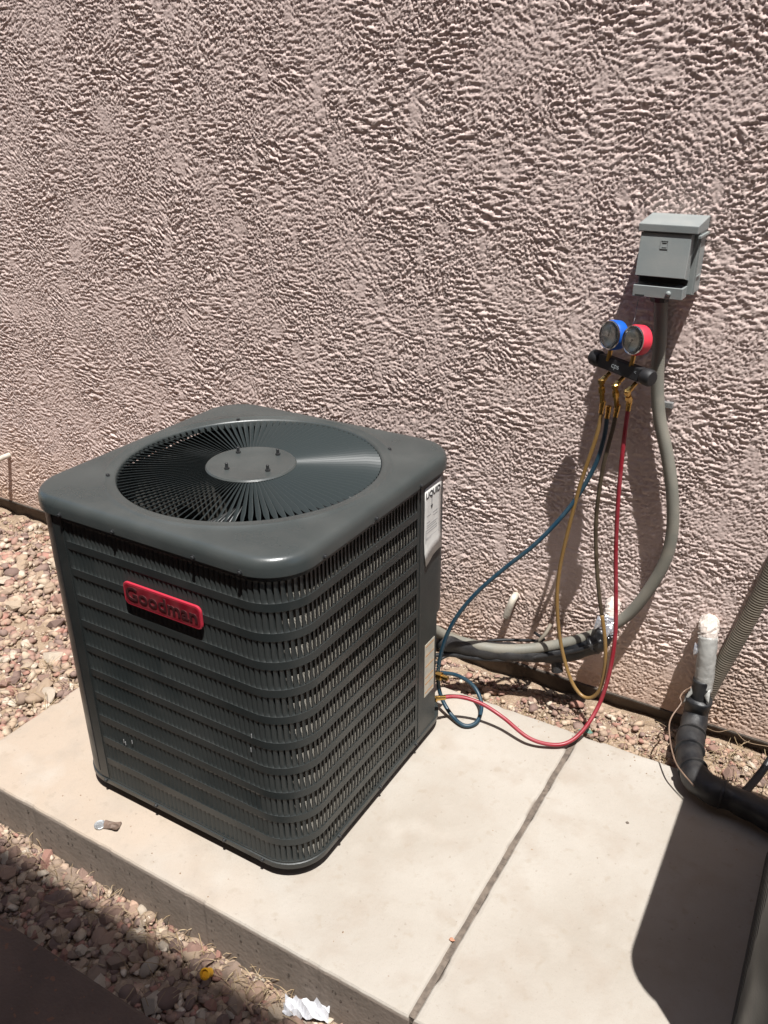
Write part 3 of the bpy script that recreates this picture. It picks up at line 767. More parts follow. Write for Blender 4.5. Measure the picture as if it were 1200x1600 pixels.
    if hero:
        # corner post seam strip at the left, set 2 mm proud
        mb = MB(); mb.box((x0-0.279, y0-A-0.0024, 0.066), (x0-0.2765, y0-A-0.0002, 0.808)); mb.build('post_seam', M['dark'], root)
        mb = MB(); mb.box((x0-0.2755, y0-A-0.0018, 0.052), (x0-0.2465, y0-A-0.0002, 0.806)); mb.build('corner_flange', M['paint'], root, bevel=0.0006, seg=1)
        mb = MB(); mb.box((x0+A+0.0002, y0+0.173, 0.052), (x0+A+0.0018, y0+0.190, 0.806)); mb.build('corner_flange', M['paint'], root, bevel=0.0006, seg=1)
        # recessed valve panel at the back right corner
        mb = MB(); mb.add([(x0+A-0.0005, y0+0.266, 0.05), (x0+0.18, y0+0.262, 0.05), (x0+0.18, y0+0.262, 0.40), (x0+A-0.0005, y0+0.266, 0.40),
                           (x0+0.20, y0+A-0.004, 0.44), (x0+A-0.03, y0+A-0.03, 0.44), (x0+0.18, y0+A-0.002, 0.44), (x0+0.18, y0+A-0.002, 0.05)],
                          [(0, 1, 2, 3), (3, 2, 6, 4, 5), (1, 7, 6, 2)]); mb.build('valve_panel', M['paint'], root)
        for zz, yy in ((0.10, 0.295), (0.13, 0.36)):
            mb = MB(); mb.lathe((x0+0.30, y0+yy, zz), (1, 0, 0), [(0, 0.010), (0.03, 0.010), (0.031, 0.013), (0.045, 0.013), (0.046, 0.008), (0.065, 0.008)], 8); mb.build('service_valve', M['brass'], root)
    return root
ac1 = condenser(0.0, 0.0, 'dark grey condenser with a red badge on its front and a white corner label', 300, True)
ac2 = condenser(1.640, -0.035, 'dark condenser cut off at the right edge, shading the right pad', 0, False); ac2.rotation_euler.z = math.radians(1.4)

# badge on the first condenser
def badge():
    pts, nr = rrect(0.112, 0.0285, 0.014, 6, 4); n = len(pts)
    base = empty  # noqa
    cx, cz, yf = 0.042, 0.6715, -A
    def plate(d, y0, y1):
        q = pts-nr*d; v = [(cx+p[0], y0, cz+p[1]) for p in q]+[(cx+p[0], y1, cz+p[1]) for p in q]
        f = [tuple(range(n)), tuple(reversed(range(n, 2*n)))]+[(i, i+n, (i+1) % n+n, (i+1) % n) for i in range(n)]
        mb = MB(); mb.add(v, f); return mb
    b = plate(0, yf-0.0015, yf-0.0075).build('badge', M['badge_rim'], ac1, bevel=0.0012, seg=1)
    # inset field
    plate(0.0050, yf-0.0070, yf-0.0079).build('badge_field', M['red_badge'], b)
    text('badge_lettering', 'Goodman', 0.046, 0.0008, frame((cx-0.001, yf-0.0086, cz+0.001), (1, 0, 0), (0, 0, 1)) @ Matrix.Diagonal((1.12, 1.0, 1.0, 1.0)), M['badge_text'], b, bold=0.0007)
badge()
# labels on the right-hand corner post
def labels():
    xf = A+0.0012; y0, y1 = 0.194, 0.281
    mb = MB(); v = []; f = []
    ys = np.linspace(y0, y1, 6); zb = [0.582, 0.590, 0.600, 0.603, 0.605, 0.603]
    for k, (y, z) in enumerate(zip(ys, zb)):
        # the sheet follows the rounded corner at its far edge and curls off the steel at the bottom
        bend = 0.0 if y < A-RC else -(RC-math.sqrt(max(0, RC*RC-(y-(A-RC))**2)))
        zt = 0.793+0.004*k/5
        for q, zz in enumerate(np.linspace(z, zt, 7)): v.append((xf+bend+(0.006*(1-q/2)**2 if q < 2 else 0), y, zz))
    for k in range(5):
        for q in range(6): a = k*7+q; f.append((a, a+7, a+8, a+1))
    mb.add(v, f); lab = mb.build('service_label', M['white_label'], ac1, smooth=True); sol = lab.modifiers.new('s', 'SOLIDIFY'); sol.thickness = 0.0006; sol.offset = 0
    FX = lambda y, z: frame((xf+0.0011, y, z), (0, 1, 0), (0, 0, 1))
    text('label_lettering', 'LIQUID', 0.023, 0.0002, FX(0.236, 0.772), M['ink'], lab, bold=0.0004)
    mb = MB(); mb.box((xf+0.0006, 0.229, 0.735), (xf+0.0010, 0.2305, 0.762)); mb.add([(xf+0.001, 0.224, 0.740), (xf+0.001, 0.2355, 0.740), (xf+0.001, 0.2298, 0.728)], [(0, 1, 2)])
    mb.build('label_arrow', M['ink'], lab)
    mb = MB()
    for z, a, b in ((0.716, .205, .225), (0.716, .238, .262), (0.708, .240, .262), (0.698, .205, .222), (0.690, .205, .262), (0.684, .205, .255), (0.677, .205, .26), (0.670, .205, .26), (0.655, .203, .272), (0.651, .203, .272)):
        mb.box((xf+0.0005, a, z), (xf+0.0009, b, z+0.0012))
    mb.box((xf+0.0005, 0.200, 0.61), (xf+0.0009, 0.203, 0.68)); mb.build('label_lines', M['grey_line'], lab)
    mb = MB(); mb.box((A+0.0002, 0.208, 0.165), (A+0.0010, 0.262, 0.335)); l2 = mb.build('rating_label', M['cream_label'], ac1)
    mb = MB()
    for z in (0.326, 0.296, 0.262, 0.226, 0.205, 0.176): mb.box((A+0.0011, 0.212, z), (A+0.0014, 0.258, z+0.0022))
    mb.build('label_lines', M['orange_line'], l2)
labels()
mb = MB(); mb.box((-0.004, 0, 0), (0.004, 0.0007, 0.011))
r_ = random.Random(2); lint = MB()
for x, z in ((-0.135, 0.215), (-0.165, 0.205), (-0.160, 0.20), (0.255, 0.40), (0.25, 0.36)):
    lint.box((x, -A-0.002, z), (x+0.0016, -A-0.0006, z+0.011))
lint.build('dried_splash', M['grey_line'], ac1)

# ------------------------------------------------------------ disconnect box
bx = empty('disconnect_box', 'grey steel disconnect box on the stucco wall above the gauges', 'electrical box', (0.76, WY, 1.21))
y_ = lambda d: WY-d*1.28
mb = MB(); mb.box((0.694, y_(0.062), 1.222), (0.832, y_(0.002), 1.378)); mb.build('enclosure', M['box'], bx, bevel=0.002)
mb = MB()   # rain hood with a sloping top
mb.add([(0.690, y_(0.092), 1.3625), (0.834, y_(0.092), 1.3625), (0.834, y_(0.0), 1.3625), (0.690, y_(0.0), 1.3625),
        (0.690, y_(0.092), 1.3800), (0.834, y_(0.092), 1.3800), (0.834, y_(0.0), 1.3925), (0.690, y_(0.0), 1.3925)],
       [(0,3,2,1),(4,5,6,7),(0,1,5,4),(1,2,6,5),(2,3,7,6),(3,0,4,7)]); mb.build('rain_hood', M['box'], bx, bevel=0.002)
mb = MB()   # front cover, leaning out towards its lower edge
t_ = 0.004
cov = [(0.697, 0.0885, 1.3605), (0.820, 0.0885, 1.3605), (0.820, 0.100, 1.265), (0.697, 0.100, 1.265)]
mb.add([(x, y_(d), z) for x, d, z in cov]+[(x, y_(d-t_), z) for x, d, z in cov]+[(0.697, y_(0.063), 1.3585), (0.820, y_(0.063), 1.3585), (0.820, y_(0.063), 1.255), (0.697, y_(0.063), 1.255)],
       [(0, 3, 2, 1), (4, 5, 6, 7), (0, 1, 5, 4), (3, 7, 6, 2), (1, 2, 10, 9), (0, 8, 11, 3)]); mb.build('door', M['box'], bx, bevel=0.0012, seg=1)
mb = MB(); mb.box((0.699, y_(0.0665), 1.245), (0.818, y_(0.0625), 1.356)); mb.build('gap_shade_panel', M['box_dark'], bx)  # added dark panel: shade under the door put into its colour
mb = MB(); mb.box((0.695, y_(0.0975), 1.2165), (0.819, y_(0.0625), 1.2430)); mb.build('lower_lip', M['box'], bx, bevel=0.0012, seg=1)
mb = MB(); mb.lathe((0.785, y_(0.0977), 1.229), (0, -1, 0), [(0, 0.0065), (0.004, 0.0062), (0.0065, 0.004), (0.0072, 0.001)], 12); mb.build('knob', M['box'], bx, smooth=True)
mb = MB(); mb.box((0.702, y_(0.0981), 1.2172), (0.726, y_(0.0973), 1.2215)); mb.build('hasp_slot', M['box_dark'], bx)
mb = MB(); mb.box((0.8335, y_(0.055), 1.262), (0.8352, y_(0.020), 1.2645)); mb.build('side_rib', M['box'], bx)
mb = MB(); mb.box((0.8325, y_(0.060), 1.2225), (0.8355, y_(0.058), 1.361)); mb.box((0.8325, y_(0.08), 1.3525), (0.839, y_(0.004), 1.3575)); mb.build('side_flange', M['box'], bx)
def emblem():
    # raised square outline with a smaller rounded square inside
    mb = MB(); cx, cz = 0.758, 1.336; up = Vector((0, -(0.100-0.0885)*1.28, -(1.3605-1.270))).normalized()*-1; ax = Vector((1, 0, 0)); n = ax.cross(up); n = n if n.y < 0 else -n
    o = Vector((cx, y_(0.0885+(1.3605-cz)*0.127), cz))
    def bar(a0, a1, b0, b1):
        q = [o+ax*a+up*b+n*h for h in (0.0002, 0.0013) for a, b in ((a0, b0), (a1, b0), (a1, b1), (a0, b1))]
        mb.add(q, [(0,3,2,1),(4,5,6,7),(0,1,5,4),(1,2,6,5),(2,3,7,6),(3,0,4,7)])
    s, w = 0.0095, 0.0013
    bar(-s, s, s-w, s); bar(-s, s, -s, -s+w); bar(s-w, s, -s+w, s-w); bar(-s, -s+w, -s+w, s-w)
    bar(-0.005, 0.0055, 0.0045, 0.0057); bar(-0.005, 0.0055, -0.0057, -0.0045)
    mb.build('maker_emblem', M['box'], bx)
emblem()
for o in bx.children:
    for v in o.data.vertices:
        X = v.co.x; v.co.x = 0.004+X*0.93; v.co.y *= 0.93
PATH = {
    'whip': [(0.7525, 0.675, 1.2059), (0.7633, 0.675, 1.1007), (0.7696, 0.675, 1.0038), (0.7874, 0.674, 0.9057), (0.8205, 0.672, 0.8076), (0.8479, 0.67, 0.7058), (0.8631, 0.668, 0.598), (0.8549, 0.665, 0.5), (0.8178, 0.66, 0.3904), (0.7716, 0.655, 0.3048), (0.6994, 0.64, 0.2351), (0.6139, 0.62, 0.1841), (0.5273, 0.59, 0.1536), (0.4415, 0.55, 0.1453), (0.3643, 0.51, 0.1607), (0.3133, 0.46, 0.1977), (0.284, 0.4, 0.2558)],
    'red': [(0.7312, 0.58, 0.961), (0.7308, 0.575, 0.9091), (0.7338, 0.565, 0.81), (0.7392, 0.56, 0.688), (0.7485, 0.56, 0.5593), (0.7646, 0.555, 0.429), (0.7785, 0.545, 0.3163), (0.7806, 0.53, 0.2093), (0.7703, 0.51, 0.1087), (0.7523, 0.4545, 0.05), (0.725, 0.408, 0.02), (0.6849, 0.3759, 0.015), (0.6228, 0.353, 0.03), (0.5367, 0.3692, 0.055), (0.4676, 0.3651, 0.08), (0.4075, 0.3414, 0.095), (0.3641, 0.3017, 0.1)],
    'blue': [(0.6712, 0.615, 0.9206), (0.6679, 0.615, 0.8416), (0.6537, 0.605, 0.7614), (0.6142, 0.57, 0.6583), (0.5493, 0.51, 0.5564), (0.4777, 0.47, 0.4763), (0.4128, 0.43, 0.3977), (0.3649, 0.4, 0.3147), (0.3387, 0.38, 0.2308), (0.3276, 0.37, 0.1324), (0.3404, 0.365, 0.06), (0.3844, 0.3468, 0.02), (0.4358, 0.3315, 0.01), (0.4613, 0.3633, 0.012), (0.448, 0.4206, 0.03), (0.4076, 0.4505, 0.06), (0.3593, 0.4252, 0.1), (0.3133, 0.3654, 0.13)],
    'yellow': [(0.6613, 0.593, 0.939), (0.6564, 0.588, 0.8571), (0.6303, 0.578, 0.7205), (0.6114, 0.568, 0.5778), (0.5998, 0.563, 0.4575), (0.6027, 0.558, 0.3572), (0.6227, 0.558, 0.2346), (0.6609, 0.553, 0.1286), (0.6979, 0.548, 0.0821), (0.7321, 0.543, 0.0828), (0.7561, 0.543, 0.1237), (0.7611, 0.548, 0.2019), (0.751, 0.553, 0.2813), (0.7324, 0.558, 0.3562), (0.7127, 0.568, 0.4269), (0.691, 0.578, 0.5355), (0.6798, 0.583, 0.6459), (0.6821, 0.588, 0.7734), (0.6956, 0.588, 0.8816), (0.7009, 0.588, 0.937)],
    'pvc_stub': [(0.4192, 0.72, 0.2425), (0.423, 0.69, 0.2478), (0.4186, 0.678, 0.2297), (0.4046, 0.678, 0.1762)],
    'foamA_white': [(0.7202, 0.73, 0.3067), (0.7293, 0.68, 0.3144), (0.7305, 0.655, 0.2894)],
    'foamA_foil': [(0.7302, 0.66, 0.2952), (0.7303, 0.645, 0.2688), (0.725, 0.635, 0.2422)],
    'foamA': [(0.7258, 0.64, 0.2549), (0.7157, 0.63, 0.2199), (0.6619, 0.625, 0.1774), (0.5976, 0.62, 0.1418), (0.5084, 0.59, 0.1308), (0.4211, 0.55, 0.1335), (0.3482, 0.5, 0.1518), (0.2969, 0.43, 0.1982)],
    'foamB_white': [(0.9843, 0.74, 0.3264), (0.9946, 0.68, 0.332), (0.9998, 0.66, 0.3037)],
    'foamB_tape': [(0.9991, 0.662, 0.3168), (1.0054, 0.65, 0.2696), (1.0102, 0.645, 0.2107), (1.0129, 0.64, 0.1542)],
    'foamB_sleeve': [(1.0074, 0.64, 0.1913), (1.0104, 0.638, 0.1502), (1.0097, 0.632, 0.1054)],
    'foamB': [(1.0093, 0.632, 0.1318), (1.0096, 0.625, 0.0812), (1.0131, 0.5778, 0.06), (1.0241, 0.507, 0.05), (1.0417, 0.4454, 0.05), (1.0663, 0.402, 0.05), (1.1094, 0.3795, 0.05), (1.1692, 0.3795, 0.045), (1.2473, 0.3633, 0.045), (1.3351, 0.3319, 0.06)],
    'flex': [(1.1566, 0.675, 0.7048), (1.1354, 0.677, 0.6182), (1.1148, 0.678, 0.5192), (1.0977, 0.679, 0.4363), (1.0791, 0.68, 0.3538), (1.0589, 0.681, 0.274), (1.0402, 0.682, 0.1984), (1.0233, 0.684, 0.1249), (1.0094, 0.685, 0.0509)],
    'wire': [(0.986, 0.62, 0.168), (0.9697, 0.61, 0.153), (0.9669, 0.58, 0.15), (0.9735, 0.5728, 0.14), (0.9622, 0.5318, 0.12), (0.9644, 0.4948, 0.11), (0.9847, 0.445, 0.09), (1.0086, 0.4011, 0.08), (1.0335, 0.3755, 0.075), (1.0695, 0.3472, 0.07)],
    'straw_wire': [(1.0214, 0.6889, 0.0), (1.0683, 0.6701, 0.01), (1.1068, 0.6884, 0.02), (1.1464, 0.6688, 0.01), (1.2035, 0.6912, -0.0), (1.252, 0.7014, 0.0)],
    'cable': [(0.2465, 0.5072, 0.05), (0.2702, 0.5523, 0.06), (0.3439, 0.5823, 0.08), (0.451, 0.58, 0.1143), (0.509, 0.59, 0.1217), (0.5454, 0.61, 0.1318), (0.5781, 0.61, 0.18)],
    'cable2': [(0.279, 0.41, 0.2374), (0.3129, 0.46, 0.2134), (0.3533, 0.51, 0.1708), (0.4058, 0.56, 0.1362), (0.4591, 0.61, 0.1156), (0.5141, 0.625, 0.1398), (0.5464, 0.64, 0.1791), (0.5533, 0.67, 0.2034)],
    'cable3': [(0.2715, 0.41, 0.1787), (0.3424, 0.49, 0.1512), (0.3943, 0.61, 0.1263), (0.4834, 0.65, 0.1334), (0.5444, 0.65, 0.1542), (0.5016, 0.68, 0.1504)],
    'shaded_cable': [(1.2771, 0.6815, 0.14), (1.2301, 0.5612, 0.1), (1.203, 0.4805, 0.06), (1.1791, 0.4049, 0.05), (1.1649, 0.3618, 0.045)],
    'cable5': [(0.2826, 0.39, 0.1605), (0.3248, 0.44, 0.152), (0.3874, 0.51, 0.1178), (0.464, 0.55, 0.1161), (0.5429, 0.58, 0.1352), (0.626, 0.59, 0.1722), (0.6872, 0.6, 0.2056), (0.7277, 0.61, 0.2401)],
    'hook': [(0.71, 0.63, 1.2006), (0.7132, 0.61, 1.171), (0.713, 0.6, 1.1453)],
}
def ribbed(r0, amp, pitch): return lambda d, L, a: r0+amp*abs(math.sin(math.pi*d/pitch))
tube('conduit_whip', PATH['whip'], ribbed(0.0158, 0.0007, 0.0042), M['conduit'], seg=16, step=0.0014, label='grey flexible conduit hanging from the disconnect box and curving behind the condenser', cat='conduit')
tube('ribbed_conduit', PATH['flex'], ribbed(0.0205, 0.0022, 0.0075), M['flex'], seg=18, step=0.0018, label='brown grey ribbed conduit slanting up along the wall at the right edge', cat='conduit')
mb = MB(); mb.lathe((0.7495, 0.675, 1.193), (0, 0, 1), [(0, 0.021), (0.012, 0.023), (0.013, 0.019), (0.030, 0.019)], 12)
mb.build('conduit_connector', M['dark'], bx)
mb = MB(); mb.box((0.784, 0.692, 0.925), (0.812, 0.708, 0.938)); mb.box((0.760, 0.690, 0.918), (0.766, 0.700, 0.946)); o = mb.build('conduit_strap', M['steel'], bx)

# ------------------------------------------------------------ gauges and hoses
gm = empty('gauge_manifold', 'black two-gauge manifold with blue and red gauges hanging by the box', 'gauge set', (0.69, 0.62, 1.04))
bd = Vector((0.875, -0.475, -0.10)).normalized(); gn = Vector((-0.50, -0.85, 0.12)).normalized()
c0 = Vector((0.6178, 0.620, 1.0510)); c1 = Vector((0.7866, 0.540, 1.040)); cm = (c0+c1)/2; bd = (c1-c0).normalized()
up = bd.cross(gn); up = up if up.z > 0 else -up
def obox(mb, o, X, Y, Z, hx, hy, hz):
    q = [o+X*a*hx+Y*b*hy+Z*c*hz for c in (-1, 1) for a, b in ((-1, -1), (1, -1), (1, 1), (-1, 1))]
    mb.add(q, [(0,3,2,1),(4,5,6,7),(0,1,5,4),(1,2,6,5),(2,3,7,6),(3,0,4,7)])
gy = up.cross(bd).normalized(); gy = gy if gy.y < 0 else -gy
mb = MB(); obox(mb, cm, bd, gy, up, 0.066, 0.014, 0.0165); body = mb.build('manifold_body', M['black'], gm, bevel=0.003)
for c, s in ((c0, -1), (c1, 1)):
    mb = MB(); mb.lathe(c-bd*s*0.030, bd*s, [(0, 0.011), (0.006, 0.0185), (0.010, 0.0205), (0.028, 0.0205), (0.033, 0.017), (0.034, 0.008)], 14); mb.build('valve_handle', M['black'], gm, smooth=True)
text('manifold_lettering', 'cps', 0.019, 0.0003, frame(cm+gy*0.0146+up*0.001-bd*0.008, bd, up), M['pale_print'], body)
text('manifold_mark', '<', 0.012, 0.0003, frame(cm+gy*0.0146+up*0.004+bd*0.054, bd, up), M['pale_print'], body)
for gc, boot, dial, nm, side in (((0.6655, 0.580, 1.1205), 'blue_boot', 'dial', 'blue gauge', -1), ((0.7300, 0.553, 1.1220), 'red_boot', 'dial2', 'red gauge', 1)):
    gc = Vector(gc); R0 = 0.0335
    gd = gn
    g = empty('pressure_gauge', '', ''); del g['label']; del g['category']; g.parent = gm; g.location = gc-Vector(gm.location)
    def sub(mb, name, m, smooth=True):
        me_o = mb.build(name, m, None, smooth=smooth); me_o.data.transform(Matrix.Translation(-gc)); me_o.parent = g; return me_o
    mb = MB(); mb.lathe(gc, -gd, [(-0.001, R0+0.001), (0.004, R0+0.003), (0.026, R0+0.002), (0.031, R0-0.006)], 40); sub(mb, 'rubber_boot', M[boot])
    mb = MB(); mb.lathe(gc, gd, [(0.0, R0+0.0012), (0.003, R0+0.0012), (0.0045, R0-0.0005), (0.0032, R0-0.0025), (0.0018, R0-0.003)], 40); sub(mb, 'bezel', M['chrome'])
    mb = MB(); mb.lathe(gc, gd, [(0.0, R0-0.003), (0.0021, R0-0.003)], 40); sub(mb, 'dial', M[dial])
    mb = MB(); X = gd.cross(Vector((0, 0, 1))).normalized()*-1; Y = gd.cross(X); Y = Y if Y.z > 0 else -Y
    for k in range(28):
        t = math.radians(-135+270*k/27); rr = R0-0.008; cpt = gc+gd*0.0023+X*(rr*math.sin(t))+Y*(rr*math.cos(t)); rad_ = (X*math.sin(t)+Y*math.cos(t)); tg = X*math.cos(t)-Y*math.sin(t)
        obox(mb, cpt, rad_, tg, gd, 0.002 if k % 3 else 0.0034, 0.00035, 0.0002)
    t = math.radians(5 if side < 0 else 200); rad_ = X*math.sin(t)+Y*math.cos(t); tg = X*math.cos(t)-Y*math.sin(t)
    obox(mb, gc+gd*0.0028+rad_*0.009, rad_, tg, gd, 0.014, 0.0006, 0.0003); mb.lathe(gc+gd*0.0022, gd, [(0, 0.003), (0.0014, 0.003)], 10)
    sub(mb, 'scale_and_needle', M['dial_ink'], False)
    mb = MB(); prof = [(0.0024, R0-0.0026), (0.0038, R0-0.004), (0.0058, R0-0.010), (0.0068, R0-0.018), (0.0072, 0.002)]; mb.lathe(gc, gd, prof, 40); sub(mb, 'lens', M['glass'])
    mb = MB(); mb.lathe(gc-gd*0.013-up*(R0-0.004), -up, [(0, 0.006), (0.035, 0.006)], 8); sub(mb, 'stem', M['brass'])
# ports: three brass necks slanting forward and down, each with its flare nut
PORT = [((0.6690, 0.602, 1.022), (0.6613, 0.593, 0.939)), ((0.7080, 0.587, 1.020), (0.7009, 0.588, 0.937)), ((0.7450, 0.568, 1.016), (0.7312, 0.580, 0.961))]
elb = [(948, 590), (962, 594), (984, 600)]
for (a, b) in PORT:
    a = Vector(a); b = Vector(b); mid = a+Vector((-0.014, -0.016, -0.020)); 
    tube('brass_port', [a, a*0.5+mid*0.5, mid], lambda d, L, q: 0.0056+(0.0018 if d > L*0.45 else 0), M['brass'], gm, seg=8, step=0.003, smooth=False)
    ax_ = (b-mid).normalized(); n_ = MB(); n_.lathe(mid-ax_*0.006, ax_, [(0, 0.0055), (0.002, 0.0092), (0.012, 0.0092), (0.0125, 0.0065), (0.022, 0.0065), (0.0225, 0.0092), (0.036, 0.0092), (0.0365, 0.007), ((b-mid).length+0.004, 0.0068)], 6)
    n_.build('flare_nut', M['brass'], gm)
def fitting(p, q, parent):
    p = Vector(p); q = Vector(q); a = (q-p).normalized(); mb = MB()
    mb.lathe(p-a*0.012, a, [(0, 0.0055), (0.001, 0.0076), (0.018, 0.0076), (0.019, 0.0066), (0.034, 0.0066)], 12); return mb.build('hose_fitting', M['brass'], parent)
def hose(name, key, m, label, r=0.0054):
    pts = PATH[key]; root = empty(name, label, 'hose', pts[0])
    if key == 'yellow': tube('hose_tube', pts[:14], r, m, root, seg=10, step=0.008); tube('dark_length', pts[13:], r*1.03, M['dark_hose'], root, seg=10, step=0.008, label='dark brown upper length of the loop')  # last stretch of the yellow loop is coloured dark brown
    else: tube('hose_tube', pts, r, m, root, seg=10, step=0.008)
    fitting(pts[0], pts[1], root)
    if key in ('red', 'yellow'): fitting(pts[-1], pts[-2], root)
    return root
hose('refrigerant_hose', 'red', M['red'], 'red hose hanging from the manifold and curving over the pad to the condenser', 0.0057)
hose('refrigerant_hose', 'blue', M['blue'], 'dark blue hose sweeping from the manifold to a loop beside the condenser', 0.0060)
hose('refrigerant_hose', 'yellow', M['yellow'], 'yellow hose looping down from the manifold, its right strand dark brown', 0.0054)
tube('hook_wire', PATH['hook'], 0.0009, M['steel'], gm, seg=5)
tube('black_cable', PATH['cable'], 0.0042, M['black'], seg=8, label='thin black cable running under the grey conduit to the condenser', cat='cable')

tube('grey_cable', PATH['cable2'], 0.0058, M['flex'], seg=8, label='thin grey cable draped over the top of the conduit behind the condenser', cat='cable')
tube('dark_cable', PATH['cable5'], 0.007, M['foam'], seg=8, label='dark cable crossing low over the stones below the grey conduit', cat='cable')
tube('black_cable', PATH['cable3'], 0.0048, M['black'], seg=8, label='black cable lying along the wall foot behind the conduit', cat='cable')
# ------------------------------------------------------------ insulated line sets
def lump(r0, amp, seed):
    r = random.Random(seed); ph = [r.uniform(0, 6.28) for _ in range(6)]
    return lambda d, L, a: r0*(1+amp*(0.5*math.sin(d*38+ph[0])+0.5*math.sin(d*91+ph[1]))+amp*0.35*math.sin(2*a+ph[2]+d*25)+amp*0.3*math.sin(3*a+ph[3]-d*40))
def ragged(r0, amp, seed):
    r = random.Random(seed); g = [[r.uniform(-1, 1) for _ in range(24)] for _ in range(80)]
    return lambda d, L, a: r0*(1+amp*g[int(d/0.004) % 80][int(a/6.2832*23.99) % 24])
ls1 = empty('insulated_line', 'black foam pipe with foil tape, leaving the wall under the grey conduit', 'insulated pipe', (0.72, 0.66, 0.2))
tube('plaster_stub', PATH['foamA_white'], ragged(0.021, 0.12, 1), M['plaster'], ls1, seg=16, step=0.004, smooth=False)
tube('foil_wrap', PATH['foamA_foil'], ragged(0.0235, 0.16, 2), M['foil'], ls1, seg=16, step=0.004, smooth=False)
tube('foam_sleeve', PATH['foamA'], lump(0.0275, 0.09, 3), M['foam'], ls1, seg=20, step=0.008)
a = Vector(PATH['foamA'][1]); b = Vector(PATH['foamA'][2]); mb = MB(); mb.lathe(a+(b-a)*0.15, (b-a).normalized(), [(0, 0.0285), (0.003, 0.0315), (0.010, 0.0315), (0.012, 0.0285)], 20); mb.build('foam_collar', M['foam'], ls1, smooth=True)
mb = MB(); mb.lathe((0.598, 0.615, 0.128), (0.25, -0.2, -1), [(0, 0.016), (0.012, 0.016), (0.040, 0.018)], 12); mb.build('foam_offcut', M['foam'], ls1)
ls2 = empty('insulated_line', 'thick black foam pipe with pale taped top, running down the wall to the right condenser', 'insulated pipe', (1.0, 0.64, 0.1))
tube('plaster_stub', PATH['foamB_white'], ragged(0.026, 0.10, 4), M['plaster'], ls2, seg=18, step=0.004, smooth=False)
tube('tape_wrap', PATH['foamB_tape'], ragged(0.0255, 0.035, 5), M['tape'], ls2, seg=18, step=0.006)
tube('foam_sleeve', PATH['foamB_sleeve'], lump(0.0255, 0.03, 6), M['foam'], ls2, seg=20, step=0.006)
tube('foam_pipe', PATH['foamB'], lump(0.0350, 0.085, 7), M['foam'], ls2, seg=24, step=0.007)
def flap(p, q, w, parent, m, sag=0.01):
    p = Vector(p); q = Vector(q); d = q-p; s = d.cross(Vector((0, -1, 0.2))).normalized(); mb = MB(); n = 5; vs = []
    for k in range(n+1):
        t = k/n; c = p+d*t+Vector((0, -1, 0))*sag*math.sin(t*2.2); ww = w*(1-t*0.9); vs += [c-s*ww, c+s*ww]
    mb.add(vs, [(2*k, 2*k+1, 2*k+3, 2*k+2) for k in range(n)]); o = mb.build('torn_flap', m, parent, smooth=True); z = o.modifiers.new('s', 'SOLIDIFY'); z.thickness = 0.0012; return o
flap((0.994, 0.630, 0.170), (0.972, 0.612, 0.112), 0.008, ls2, M['tape'], 0.004); flap((1.024, 0.626, 0.170), (1.038, 0.608, 0.142), 0.012, ls2, M['tape'], 0.004)
flap((0.982, 0.650, 0.290), (0.975, 0.640, 0.262), 0.012, ls2, M['foil'])
flap((0.714, 0.632, 0.300), (0.700, 0.622, 0.262), 0.012, ls1, M['foil']); flap((0.742, 0.630, 0.285), (0.738, 0.612, 0.248), 0.010, ls1, M['foil'])
tube('brown_wire', PATH['wire'], 0.0022, M['brown_wire'], seg=7, step=0.006, label='thin brown wire curling beside the thick black pipe', cat='wire')
tube('pale_wire', PATH['straw_wire'], 0.0010, M['straw'], seg=5, step=0.008, label='thin pale wire lying along the wall foot at the right', cat='wire')
# pvc drain stubs
d1 = tube('drain_stub', PATH['pvc_stub'], lambda d, L, a: 0.0105 if d > L-0.012 else 0.0112, M['pvc'], seg=14, step=0.004, label='short white plastic pipe bent down out of the wall between condenser and hoses', cat='pipe')
d2 = tube('drain_pipe', [(-1.985, 0.72, 0.236), (-1.985, 0.60, 0.234), (-1.985, 0.45, 0.230)], 0.0115, M['pvc'], seg=14, label='straight white plastic pipe sticking out of the wall at the left edge', cat='pipe')

for k, (pi, tt, rr) in enumerate(((2, 0.2, 0.0375), (3, 0.1, 0.0385), (4, 0.3, 0.038), (6, 0.4, 0.037))):
    a = Vector(PATH['foamB'][pi]); b = Vector(PATH['foamB'][pi+1]); mb = MB()
    mb.lathe(a+(b-a)*tt, (b-a).normalized(), [(-0.006, rr-0.005), (-0.003, rr), (0.003, rr+0.001), (0.005, rr-0.006)], 22); mb.build('tape_ring', M['foam'], ls2, smooth=True)
tube('dark_cable', PATH['shaded_cable'], 0.010, M['foam'], seg=10, label='grey cable, coloured dark for its shade, rising beside the black pipe at the right edge', cat='cable')  # shade on this grey cable is put into its colour
